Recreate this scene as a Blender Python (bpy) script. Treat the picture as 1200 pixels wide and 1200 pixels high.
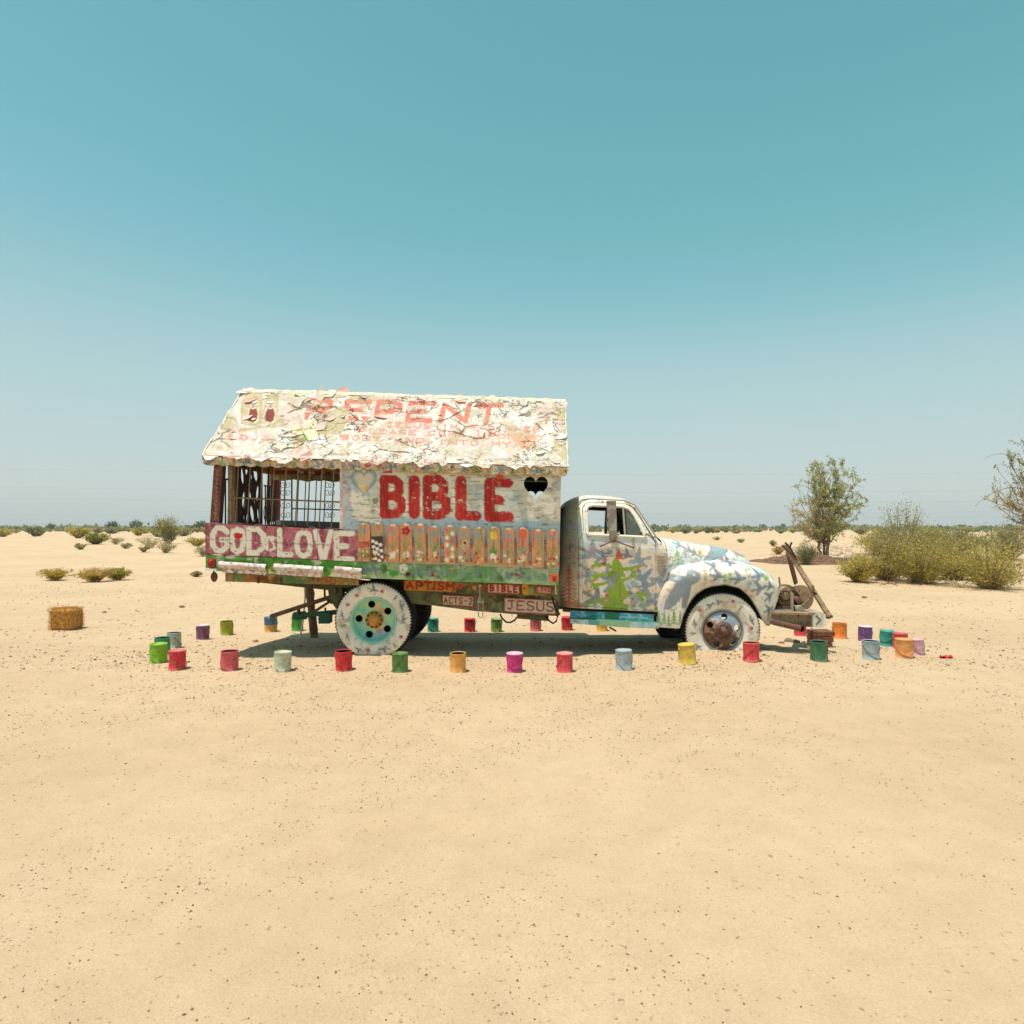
import bpy, bmesh, math, random
import numpy as np
from mathutils import Vector, Matrix
from mathutils.geometry import delaunay_2d_cdt
for o in list(bpy.data.objects): bpy.data.objects.remove(o, do_unlink=True)
SC = bpy.context.scene
COL = SC.collection
# ------------------------------------------------------------------ camera
F = 770.0        # focal length in units of 1/1200 of the picture width
CH = 1.53        # eye height in metres
HZ = 617.0       # horizon line of the photograph
cam_d = bpy.data.cameras.new('camera'); cam = bpy.data.objects.new('camera', cam_d); COL.objects.link(cam)
cam.location = (0, 0, CH); cam.rotation_euler = (math.pi/2, 0, 0)
cam_d.sensor_width = 36; cam_d.lens = 36*F/1200; cam_d.shift_y = (HZ-600)/1200
cam_d.clip_start = .05; cam_d.clip_end = 20000
SC.camera = cam
# ------------------------------------------------------------------ sky, sun, exposure
SUN = Vector((-.19, -.125, .97)).normalized()
W = bpy.data.worlds.new('World'); SC.world = W; W.use_nodes = True
wn = W.node_tree.nodes; wl = W.node_tree.links
bg = wn['Background']; sky = wn.new('ShaderNodeTexSky'); sky.sky_type = 'NISHITA'; sky.sun_disc = False
sky.sun_elevation = math.asin(SUN.z); sky.sun_rotation = math.atan2(SUN.x, SUN.y)
sky.air_density = 1.0; sky.dust_density = .5; sky.ozone_density = 3.0; sky.altitude = 0
EXPO = .52; KS = .15; KE = 2**EXPO      # the whole sky graded toward the warm teal of the print
def vscale(k):
    q = wn.new('ShaderNodeVectorMath'); q.operation = 'SCALE'; q.inputs['Scale'].default_value = k; return q
v0 = vscale(KS); v1 = vscale(1/(KS*KE)); cu = wn.new('ShaderNodeRGBCurve')
for k, pts in enumerate([[(.165, .122), (.202, .159), (.319, .395), (.624, .60), (.76, .655), (1, .75)], [(.275, .385), (.333, .456), (.508, .63), (.80, .70), (1, .78)], [(.515, .455), (.597, .525), (.66, .60), (.784, .665), (.9, .70), (1, .74)]]):
    c = cu.mapping.curves[k]; c.points[1].location = pts[-1]
    for p in pts[:-1]: c.points.new(*p)
cu.mapping.use_clip = False; cu.mapping.update()
wl.new(sky.outputs[0], v0.inputs[0]); wl.new(v0.outputs[0], cu.inputs['Color']); wl.new(cu.outputs[0], v1.inputs[0]); wl.new(v1.outputs[0], bg.inputs[0]); bg.inputs[1].default_value = KS
sl = bpy.data.lights.new('sun', 'SUN'); sun = bpy.data.objects.new('sun', sl); COL.objects.link(sun)
sl.energy = 3.65; sl.angle = math.radians(.53); sl.color = (1, .945, .85)
sun.rotation_euler = SUN.to_track_quat('Z', 'Y').to_euler(); sun.location = (-6, 0, 30)
SC.view_settings.view_transform = 'Standard'; SC.view_settings.look = 'None'
SC.view_settings.exposure = EXPO; SC.view_settings.gamma = 1
SC.render.engine = 'CYCLES'
# ------------------------------------------------------------------ helpers
rng = random.Random(7); nr = np.random.default_rng(7)
def P(px, py, d): return Vector(((px-600)*d/F, d, CH+(HZ-py)*d/F))
def X(px, d): return (px-600)*d/F
def Z(py, d): return CH+(HZ-py)*d/F
def lin(h):
    if not isinstance(h, str): return tuple(h)
    h = h.lstrip('#'); c = [int(h[i:i+2], 16)/255 for i in (0, 2, 4)]
    return tuple(x/12.92 if x <= .04045 else ((x+.055)/1.055)**2.4 for x in c)
def vnoise(x, y, seed=0):
    xi = np.floor(x); yi = np.floor(y); fx = x-xi; fy = y-yi
    fx = fx*fx*(3-2*fx); fy = fy*fy*(3-2*fy)
    def h(i, j):
        s = np.sin(i*127.1+j*311.7+seed*74.7)*43758.5453
        return s-np.floor(s)
    a = h(xi, yi); b = h(xi+1, yi); c = h(xi, yi+1); d = h(xi+1, yi+1)
    return a+(b-a)*fx+(c-a)*fy+(a-b-c+d)*fx*fy
def fbm(x, y, seed=0, o=4):
    t = 0; a = .5; s = 0
    for k in range(o):
        t = t+a*vnoise(x, y, seed+k*13); s += a; a *= .5; x, y = (x*.8-y*.6)*2.03+5.1, (x*.6+y*.8)*2.03+3.7
    return t/s
def sstep(a, b, x):
    t = np.clip((x-a)/(b-a), 0, 1); return t*t*(3-2*t)
def ground_z(x, y):
    x = np.asarray(x, float); y = np.asarray(y, float)
    z = -.10*sstep(8.0, 10.0, y)
    z = z+.012*(fbm(x*1.3, y*1.3, 3)-.5)+.02*(fbm(x*.4, y*.4, 4)-.5)
    z = z+.055*np.exp(-((x-2.55)/.75)**2-((y-7.75)/.5)**2)
    z = z+.03*np.exp(-((x+1.63)/.42)**2-((y-7.80)/.2)**2)
    f = sstep(14, 40, y)
    z = z+f*(.5*(fbm(x*.09, y*.09, 9)-.5)+.16*(fbm(x*.4, y*.4, 10)-.5))*np.clip(1.3-y/260, .15, 1)
    return z
def gz(x, y): return float(ground_z(x, y))
def on_ground(px, py):
    d = 8.0
    for _ in range(40):
        z = gz((px-600)*d/F, d); d = .5*d+.5*(CH-z)*F/(py-HZ)
    return Vector(((px-600)*d/F, d, gz((px-600)*d/F, d)))
# ------------------------------------------------------------------ materials
M = {}
def _nodes(name):
    m = bpy.data.materials.new(name); m.use_nodes = True; M[name] = m
    n = m.node_tree.nodes; l = m.node_tree.links
    return m, n, l, n['Principled BSDF']
def mat(name, col, rough=.7, var=.25, scale=18, metal=0, bump=.15, col2=None, spots=0, spotcol=(.1, .06, .04)):
    m, n, l, b = _nodes(name)
    c = lin(col); c2 = lin(col2) if col2 else tuple(x*(1-var) for x in c)
    tc = n.new('ShaderNodeTexCoord'); no = n.new('ShaderNodeTexNoise'); no.inputs['Scale'].default_value = scale
    no.inputs['Detail'].default_value = 8; no.inputs['Roughness'].default_value = .65
    l.new(tc.outputs['Object'], no.inputs['Vector'])
    r = n.new('ShaderNodeValToRGB'); r.color_ramp.elements[0].position = .36; r.color_ramp.elements[1].position = .64
    r.color_ramp.elements[0].color = (*c2, 1); r.color_ramp.elements[1].color = (*c, 1)
    l.new(no.outputs[0], r.inputs[0]); out = r.outputs[0]
    if spots:
        n2 = n.new('ShaderNodeTexNoise'); n2.inputs['Scale'].default_value = scale*2.3; n2.inputs['Detail'].default_value = 6
        l.new(tc.outputs['Object'], n2.inputs['Vector'])
        r2 = n.new('ShaderNodeValToRGB'); r2.color_ramp.elements[0].position = .66-spots; r2.color_ramp.elements[1].position = .70-spots
        l.new(n2.outputs[0], r2.inputs[0])
        mx = n.new('ShaderNodeMix'); mx.data_type = 'RGBA'; mx.inputs[7].default_value = (*spotcol, 1)
        l.new(r2.outputs[0], mx.inputs[0]); l.new(out, mx.inputs[6]); out = mx.outputs[2]
    l.new(out, b.inputs['Base Color']); b.inputs['Roughness'].default_value = rough; b.inputs['Metallic'].default_value = metal
    if bump:
        bp = n.new('ShaderNodeBump'); bp.inputs['Strength'].default_value = bump; bp.inputs['Distance'].default_value = .02
        l.new(no.outputs[0], bp.inputs['Height']); l.new(bp.outputs[0], b.inputs['Normal'])
    return m
def attr_mat(name, rough, bump, scale, var, spec=.3, transl=0):
    m, n, l, b = _nodes(name)
    a = n.new('ShaderNodeAttribute'); a.attribute_name = 'Col'
    tc = n.new('ShaderNodeTexCoord'); no = n.new('ShaderNodeTexNoise'); no.inputs['Scale'].default_value = scale; no.inputs['Detail'].default_value = 8
    no.inputs['Roughness'].default_value = .7
    l.new(tc.outputs['Object'], no.inputs['Vector'])
    mr = n.new('ShaderNodeMapRange'); mr.inputs[1].default_value = .3; mr.inputs[2].default_value = .7; mr.inputs[3].default_value = 1-var; mr.inputs[4].default_value = 1+var*.5
    l.new(no.outputs[0], mr.inputs[0])
    mx = n.new('ShaderNodeMix'); mx.data_type = 'RGBA'; mx.blend_type = 'MULTIPLY'; mx.inputs[0].default_value = 1
    l.new(a.outputs['Color'], mx.inputs[6]); l.new(mr.outputs[0], mx.inputs[7])
    l.new(mx.outputs[2], b.inputs['Base Color']); b.inputs['Roughness'].default_value = rough
    b.inputs['Specular IOR Level'].default_value = spec
    if bump:
        bp = n.new('ShaderNodeBump'); bp.inputs['Strength'].default_value = bump; bp.inputs['Distance'].default_value = .012
        l.new(no.outputs[0], bp.inputs['Height']); l.new(bp.outputs[0], b.inputs['Normal'])
    if transl:
        t = n.new('ShaderNodeBsdfTranslucent'); l.new(mx.outputs[2], t.inputs[0])
        ms = n.new('ShaderNodeMixShader'); ms.inputs[0].default_value = transl
        l.new(b.outputs[0], ms.inputs[1]); l.new(t.outputs[0], ms.inputs[2]); l.new(ms.outputs[0], n['Material Output'].inputs[0])
    return m
attr_mat('paint', .72, .35, 38, .16); attr_mat('car_paint', .5, .08, 26, .10, .4)
attr_mat('roof_paint', .85, .5, 45, .14); attr_mat('leaf', .7, 0, 3, .12, .2, .5); attr_mat('rubber', .85, .3, 60, .15, .2)
mat('wood', '8a6a4c', .85, .45, 9, bump=.4); mat('dark_wood', '5d3d2a', .85, .45, 9, bump=.4)
mat('grey_wood', '8d8578', .85, .35, 12, bump=.4); mat('maroon', '8f3c40', .75, .4, 22, col2='6a302c')
mat('rust_wood', '8e5a40', .85, .5, 22, col2='5c3626', bump=.4)
mat('orange_wood', 'd69a4a', .8, .4, 14, col2='b0742e'); mat('iron', '4a3c33', .6, .4, 30, .3, col2='2f2622')
mat('tan_iron', '8f7a58', .65, .35, 30, col2='6a553c'); mat('steel_dark', '26221f', .7, .4, 20)
mat('chassis_green', '55603a', .75, .4, 10, col2='3d4428', spots=.10, spotcol=lin('6b4428'))
mat('bright_green', '4f9a35', .7, .3, 14, col2='3f7a2c', spots=.05, spotcol=lin('c9c5a0'))
mat('teal_part', '3f7f62', .7, .35, 14); mat('rust', '7a4a2c', .85, .5, 16, col2='4a2c1c', bump=.4)
mat('winch_brown', 'b29674', .75, .4, 14, col2='92755a', spots=.06, spotcol=lin('4c3020')); mat('winch_dark', '7c5642', .8, .5, 16)
mat('chrome', 'c9c6b8', .28, .25, 16, .7); mat('red_lens', 'b41a1c', .25, .2, 20, bump=0); mat('orange_lamp', 'd9702c', .5, .2, 20)
mat('white_paint', 'e9e2d2', .7, .15, 20); mat('pink_paint', 'd9a3a0', .7, .25, 30, col2='e9dccb')
mat('bump_white', 'eee7dc', .75, .25, 45, col2='c9b0ae', bump=.9); mat('floor_grey', 'a09c96', .8, .3, 8)
mat('inner_dark', '2a211c', .9, .3, 6); mat('seat_brown', '4a3527', .8, .3, 8); mat('black_rubber', '17161a', .85, .3, 20)
mat('tan_metal', 'a59a86', .65, .25, 14); mat('brick_red', '9c3a2c', .8, .35, 20)
mat('straw', 'd8a052', .9, .5, 30, col2='a8742e', bump=.6); mat('bark', '94806a', .95, .4, 14, bump=.5)
mat('twig', '8f7c64', .95, .35, 5, bump=0); mat('wire', 'a4b0b0', .6, .1, 5, bump=0); mat('red_cloth', 'c22230', .8, .2, 20); mat('old_cream', 'e6dcc4', .8, .2, 25, bump=.4, spots=.06, spotcol=lin('a89670'))
m, n, l, b = _nodes('glass'); n.remove(b)
tr = n.new('ShaderNodeBsdfTransparent'); tr.inputs[0].default_value = (.85, .9, .87, 1); gl = n.new('ShaderNodeBsdfGlossy'); gl.inputs['Roughness'].default_value = .08
gl.inputs[0].default_value = (.9, .9, .85, 1)
fr = n.new('ShaderNodeFresnel'); fr.inputs[0].default_value = 1.5; df = n.new('ShaderNodeBsdfDiffuse'); df.inputs[0].default_value = (.62, .6, .5, 1)
ms = n.new('ShaderNodeMixShader'); ms2 = n.new('ShaderNodeMixShader'); ms2.inputs[0].default_value = .12
l.new(fr.outputs[0], ms.inputs[0]); l.new(tr.outputs[0], ms.inputs[1]); l.new(gl.outputs[0], ms.inputs[2])
l.new(ms.outputs[0], ms2.inputs[1]); l.new(df.outputs[0], ms2.inputs[2]); l.new(ms2.outputs[0], n['Material Output'].inputs[0])
# ------------------------------------------------------------------ mesh builder
TB = Vector((0, 8.8, 0))      # base of the truck
class MB:
    def __init__(s): s.v = []; s.f = []; s.c = []
    def _add(s, vs, fs, col=None):
        k = len(s.v); s.v += [tuple(v) for v in vs]; s.f += [tuple(i+k for i in f) for f in fs]
        s.c += [tuple(col) if col is not None else (1, 1, 1)]*len(vs)
    def hexa(s, c8, col=None):    # 4 front corners then 4 back corners
        s._add(c8, [(0, 1, 2, 3), (7, 6, 5, 4), (0, 4, 5, 1), (1, 5, 6, 2), (2, 6, 7, 3), (3, 7, 4, 0)], col); return s
    def box(s, c, sz, rot=None, col=None):
        h = [x/2 for x in sz]; q = [(-1, -1, -1), (1, -1, -1), (1, -1, 1), (-1, -1, 1), (-1, 1, -1), (1, 1, -1), (1, 1, 1), (-1, 1, 1)]
        vs = [Vector((a*h[0], b*h[1], e*h[2])) for a, b, e in q]
        if rot is not None: vs = [rot @ v for v in vs]
        return s.hexa([v+Vector(c) for v in vs], col)
    def slab(s, pts, d, th, col=None, at=None):   # outline measured at depth d, set at depth 'at', pushed straight back by th
        fr = [P(x, y, d) for x, y in pts]; n = len(pts)
        if at is not None: fr = [Vector((v.x, at, v.z)) for v in fr]
        bk = [v+Vector((0, th, 0)) for v in fr]
        s._add(fr+bk, [tuple(range(n)), tuple(range(2*n-1, n-1, -1))]+[(i, i+n, (i+1) % n+n, (i+1) % n) for i in range(n)], col); return s
    def tube(s, pts, r, n=8, col=None, cap=True):
        pts = [Vector(p) for p in pts]; m = len(pts)
        if not hasattr(r, '__len__'): r = [r]*m
        up = Vector((.13, .27, .95)); vs = []; fs = []
        for i, p in enumerate(pts):
            t = (pts[min(i+1, m-1)]-pts[max(i-1, 0)]).normalized()
            a = t.cross(up)
            if a.length < .05: a = t.cross(Vector((1, 0, 0)))
            a.normalize(); b2 = t.cross(a)
            for k in range(n):
                q = 2*math.pi*k/n; vs.append(p+(a*math.cos(q)+b2*math.sin(q))*r[i])
        for i in range(m-1):
            for k in range(n):
                fs.append((i*n+k, i*n+(k+1) % n, (i+1)*n+(k+1) % n, (i+1)*n+k))
        if cap: fs.append(tuple(range(n-1, -1, -1))); fs.append(tuple((m-1)*n+k for k in range(n)))
        s._add(vs, fs, col); return s
    def lathe(s, c, prof, axis='Y', n=32, col=None, close=False):
        vs = []; fs = []; c = Vector(c)
        for r, h in prof:
            for k in range(n):
                q = 2*math.pi*k/n; a, b2 = r*math.cos(q), r*math.sin(q)
                vs.append(c+(Vector((a, h, b2)) if axis == 'Y' else Vector((a, b2, h)) if axis == 'Z' else Vector((h, a, b2))))
        m = len(prof)
        for i in range(m-1):
            for k in range(n): fs.append((i*n+k, i*n+(k+1) % n, (i+1)*n+(k+1) % n, (i+1)*n+k))
        if close: fs.append(tuple(range(n))); fs.append(tuple((m-1)*n+k for k in range(n)))
        s._add(vs, fs, col); return s
    def build(s, name, material, parent=None, off=TB, smooth=False, bevel=0, usecol=False):
        me = bpy.data.meshes.new(name)
        me.from_pydata([(v[0]-off[0], v[1]-off[1], v[2]-off[2]) for v in s.v], [], s.f)
        bm = bmesh.new(); bm.from_mesh(me)
        if not usecol: bmesh.ops.recalc_face_normals(bm, faces=bm.faces)
        if bevel: bmesh.ops.bevel(bm, geom=list(bm.edges), offset=bevel, segments=1, affect='EDGES')
        if smooth:
            for f in bm.faces: f.smooth = True
        bm.to_mesh(me); bm.free()
        if usecol:
            at = me.color_attributes.new('Col', 'FLOAT_COLOR', 'POINT')
            a = np.ones((len(s.c), 4), np.float32); a[:, :3] = np.array(s.c); at.data.foreach_set('color', a.ravel())
        me.materials.append(M[material] if isinstance(material, str) else material)
        return link(name, me, parent)
def link(name, me, parent):
    o = bpy.data.objects.new(name, me); COL.objects.link(o)
    if parent is not None: o.parent = parent
    return o
def mesh_np(name, V, Fc, C, material, parent=None, off=TB, smooth=True):
    me = bpy.data.meshes.new(name); V = np.asarray(V, float)-np.array(off)
    me.from_pydata(V.tolist(), [], [tuple(f) for f in Fc])
    if C is not None:
        at = me.color_attributes.new('Col', 'FLOAT_COLOR', 'POINT')
        a = np.ones((len(V), 4), np.float32); a[:, :3] = np.clip(C, 0, 1); at.data.foreach_set('color', a.ravel())
    if smooth: me.polygons.foreach_set('use_smooth', [True]*len(me.polygons))
    me.materials.append(M[material]); me.update()
    return link(name, me, parent)
def tag(o, label=None, cat=None, group=None, kind=None):
    if label: o['label'] = label
    if cat: o['category'] = cat
    if group: o['group'] = group
    if kind: o['kind'] = kind
    return o
def empty(name, loc):
    o = bpy.data.objects.new(name, None); COL.objects.link(o); o.location = loc; o.empty_display_size = .3; return o
# ------------------------------------------------------------------ hand painting on vertices (drawing units: 1/100 m or so)
FONT = {'A': [[(0, 1), (.5, 0), (1, 1)], [(.2, .66), (.8, .66)]],
 'B': [[(0, 0), (0, 1)], [(0, 0), (.6, 0), (.88, .13), (.88, .35), (.6, .48), (0, .48)], [(.6, .48), (1, .62), (1, .86), (.65, 1), (0, 1)]],
 'C': [[(1, .15), (.7, 0), (.3, 0), (0, .25), (0, .75), (.3, 1), (.7, 1), (1, .85)]],
 'D': [[(0, 0), (0, 1), (.6, 1), (1, .75), (1, .25), (.6, 0), (0, 0)]], 'E': [[(1, 0), (0, 0), (0, 1), (1, 1)], [(0, .5), (.65, .5)]],
 'F': [[(1, 0), (0, 0), (0, 1)], [(0, .5), (.65, .5)]],
 'G': [[(1, .18), (.7, 0), (.3, 0), (0, .25), (0, .75), (.3, 1), (.7, 1), (1, .8), (1, .52), (.62, .52)]],
 'H': [[(0, 0), (0, 1)], [(1, 0), (1, 1)], [(0, .5), (1, .5)]], 'I': [[(.5, 0), (.5, 1)]],
 'J': [[(.1, 0), (1, 0)], [(.65, 0), (.65, .85), (.4, 1), (.05, .85)]], 'L': [[(0, 0), (0, 1), (1, 1)]],
 'M': [[(0, 1), (0, 0), (.5, .6), (1, 0), (1, 1)]], 'N': [[(0, 1), (0, 0), (1, 1), (1, 0)]],
 'O': [[(.5, 0), (.12, .12), (0, .5), (.12, .88), (.5, 1), (.88, .88), (1, .5), (.88, .12), (.5, 0)]],
 'P': [[(0, 1), (0, 0), (.65, 0), (1, .14), (1, .4), (.65, .55), (0, .55)]],
 'R': [[(0, 1), (0, 0), (.65, 0), (1, .14), (1, .38), (.65, .52), (0, .52)], [(.5, .52), (1, 1)]],
 'S': [[(1, .12), (.7, 0), (.25, 0), (0, .2), (.15, .42), (.85, .58), (1, .8), (.75, 1), (.25, 1), (0, .88)]],
 'T': [[(0, 0), (1, 0)], [(.5, 0), (.5, 1)]], 'U': [[(0, 0), (0, .8), (.25, 1), (.75, 1), (1, .8), (1, 0)]],
 'V': [[(0, 0), (.5, 1), (1, 0)]], 'Y': [[(0, 0), (.5, .45), (1, 0)], [(.5, .45), (.5, 1)]],
 '2': [[(0, .2), (.3, 0), (.75, 0), (1, .25), (0, 1), (1, 1)]], '-': [[(.1, .5), (.9, .5)]], ' ': []}
class Canvas:
    def __init__(s, U, V):
        s.U = np.asarray(U, float); s.V = np.asarray(V, float); s.c = np.zeros((len(s.U), 3)); s.h = np.zeros(len(s.U))
        s.wu = (fbm(s.U*.35, s.V*.35, 51)-.5); s.wv = (fbm(s.U*.35, s.V*.35, 77)-.5)
    def fill(s, col): s.c[:] = lin(col); return s
    def mixm(s, m, col, idx=None):
        col = np.array(lin(col))
        if idx is None: s.c += (col-s.c)*m[:, None]
        else: s.c[idx] += (col-s.c[idx])*m[:, None]
    def blotch(s, col, sc, thr, seed, soft=.06, sy=1, amt=1, region=None):
        m = sstep(thr-soft, thr+soft, fbm(s.U*sc, s.V*sc*sy, seed, 5))*amt
        if region is not None:
            x0, y0, x1, y1 = region; m = m*((s.U > x0) & (s.U < x1) & (s.V > y0) & (s.V < y1))
        s.mixm(m, col); return s
    def _box(s, x0, y0, x1, y1, pad):
        return np.nonzero((s.U > x0-pad) & (s.U < x1+pad) & (s.V > y0-pad) & (s.V < y1+pad))[0]
    def _apply(s, idx, sd, col, soft, wear, amt):
        a = np.clip(.5-sd/soft, 0, 1)*amt
        if wear:
            a = a*(1-sstep(.86-wear-.06, .86-wear+.10, (.55*fbm(s.U[idx]*.14, s.V[idx]*.35, 31, 5)+.45*fbm(s.U[idx]*.7, s.V[idx]*.9, 33, 3))*1.14))
        s.mixm(a, col, idx)
    def poly(s, pts, col, wob=1.0, soft=.9, wear=0, amt=1):
        p = np.array(pts, float); idx = s._box(*p.min(0), *p.max(0), 2+wob)
        if not len(idx): return s
        x = s.U[idx]+wob*s.wu[idx]; y = s.V[idx]+wob*s.wv[idx]
        ins = np.zeros(len(idx), bool); dm = np.full(len(idx), 1e9); n = len(p)
        for i in range(n):
            a, b = p[i], p[(i+1) % n]
            cond = (a[1] > y) != (b[1] > y)
            with np.errstate(divide='ignore', invalid='ignore'):
                xx = (b[0]-a[0])*(y-a[1])/(b[1]-a[1]+1e-12)+a[0]
            ins ^= cond & (x < xx)
            e = b-a; t = np.clip(((x-a[0])*e[0]+(y-a[1])*e[1])/(e@e+1e-9), 0, 1)
            dm = np.minimum(dm, np.hypot(x-a[0]-t*e[0], y-a[1]-t*e[1]))
        s._apply(idx, np.where(ins, -dm, dm), col, soft, wear, amt); return s
    def stroke(s, pts, w, col, wob=.8, soft=.9, wear=0, amt=1):
        p = np.array(pts, float); idx = s._box(*p.min(0), *p.max(0), w+2)
        if not len(idx): return s
        x = s.U[idx]+wob*s.wu[idx]; y = s.V[idx]+wob*s.wv[idx]; dm = np.full(len(idx), 1e9)
        for i in range(len(p)-1):
            a, b = p[i], p[i+1]; e = b-a; t = np.clip(((x-a[0])*e[0]+(y-a[1])*e[1])/(e@e+1e-9), 0, 1)
            dm = np.minimum(dm, np.hypot(x-a[0]-t*e[0], y-a[1]-t*e[1]))
        s._apply(idx, dm-w/2, col, soft, wear, amt); return s
    def ell(s, cx, cy, rx, ry, col, rot=0, wob=.8, soft=.9, wear=0, amt=1):
        pts = []
        for k in range(14):
            q = k*2*math.pi/14; a, b = rx*math.cos(q), ry*math.sin(q)
            pts.append((cx+a*math.cos(rot)-b*math.sin(rot), cy+a*math.sin(rot)+b*math.cos(rot)))
        return s.poly(pts, col, wob, soft, wear, amt)
    def glyph(s, ch, x0, y0, x1, y1, w, col, **k):
        for st in FONT[ch]:
            s.stroke([(x0+w/2+a*(x1-x0-w), y0+w/2+b*(y1-y0-w)) for a, b in st], w, col, **k)
    def text(s, t, x0, y0, x1, y1, h, w, col, **k):   # baseline-top line from (x0,y0) to (x1,y1)
        n = len(t); adv = (x1-x0)/n
        for i, ch in enumerate(t):
            yy = y0+(y1-y0)*i/n
            s.glyph(ch, x0+i*adv+adv*.08, yy, x0+(i+1)*adv-adv*.10, yy+h, w, col, **k)
    @staticmethod
    def _round(p, k=2):
        for _ in range(k): p = [q for i in range(len(p)) for q in (((p[i][0]*.75+p[(i+1) % len(p)][0]*.25), (p[i][1]*.75+p[(i+1) % len(p)][1]*.25)), ((p[i][0]*.25+p[(i+1) % len(p)][0]*.75), (p[i][1]*.25+p[(i+1) % len(p)][1]*.75)))]
        return p
    def bird(s, x, y, L, rot, col, wing=1, flip=1, line=None, **k):
        def T(pts, n=2):
            c, d = math.cos(rot), math.sin(rot)
            return s._round([(x+flip*(a*c-b*d)*L, y+(a*d+b*c)*L) for a, b in pts], n)
        parts = [[(.50, -.14), (.66, -.12), (.72, .0), (.5, .12), (.15, .16), (-.35, .09), (-.95, .16), (-.88, .04), (-1.0, -.06), (-.4, -.05), (.15, -.12)],
                 [(.22, -.04), (.16, -.30*wing), (-.10, -.66*wing), (-.42, -.95*wing), (-.36, -.60*wing), (-.22, -.25*wing), (-.14, -.02)],
                 [(.12, .08), (.04, .30*wing), (-.22, .52*wing), (-.52, .68*wing), (-.42, .40*wing), (-.22, .08)]]
        for p in parts: s.poly(T(p), col, **k)
        s.poly(T([(.64, -.06), (.86, .02), (.64, .05)], 0), col, **k)
        if line:
            for p in parts: q = T(p); s.stroke(q+[q[0]], .75, line, wob=k.get('wob', .8), amt=.8)
            s.stroke(T([(-.05, -.12), (-.12, -.4*wing), (-.3, -.75*wing)], 0), .6, line, wob=.5, amt=.7)
    def brush(s, seed, amt=.16):
        n_ = fbm(s.U*.18+s.V*.10, s.V*1.1-s.U*.25, seed, 5)-.5; s.c *= (1+amt*2.2*n_)[:, None]; return s
    def flower(s, x, y, r, col, h, green='5f8f3f', **k):
        s.stroke([(x, y), (x, y+h)], max(.9, r*.35), green, **k)
        s.stroke([(x-r*.9, y+h*.45), (x, y+h*.7), (x+r*.9, y+h*.45)], max(.9, r*.35), green, **k)
        s.ell(x, y, r, r*.85, col, **k)
    def fir(s, x, y, w, h, col, lw=1.1, **k):
        s.stroke([(x, y), (x, y+h)], lw, col, **k)
        for t in (.22, .45, .68, .9):
            s.stroke([(x-w*t/2, y+h*t+h*.1), (x, y+h*t-h*.06), (x+w*t/2, y+h*t+h*.1)], lw, col, **k)
def pip(x, y, p):
    ins = np.zeros(len(x), bool); n = len(p)
    for i in range(n):
        a, b = p[i], p[(i+1) % n]
        if a[1] == b[1]: continue
        cond = (a[1] > y) != (b[1] > y)
        ins ^= cond & (x < (b[0]-a[0])*(y-a[1])/(b[1]-a[1])+a[0])
    return ins
def densify(p, r):
    out = []
    for i in range(len(p)):
        a = np.array(p[i]); b = np.array(p[(i+1) % len(p)]); k = max(1, int(np.hypot(*(b-a))/r))
        out += [tuple(a+(b-a)*j/k) for j in range(k)]
    return out
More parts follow.
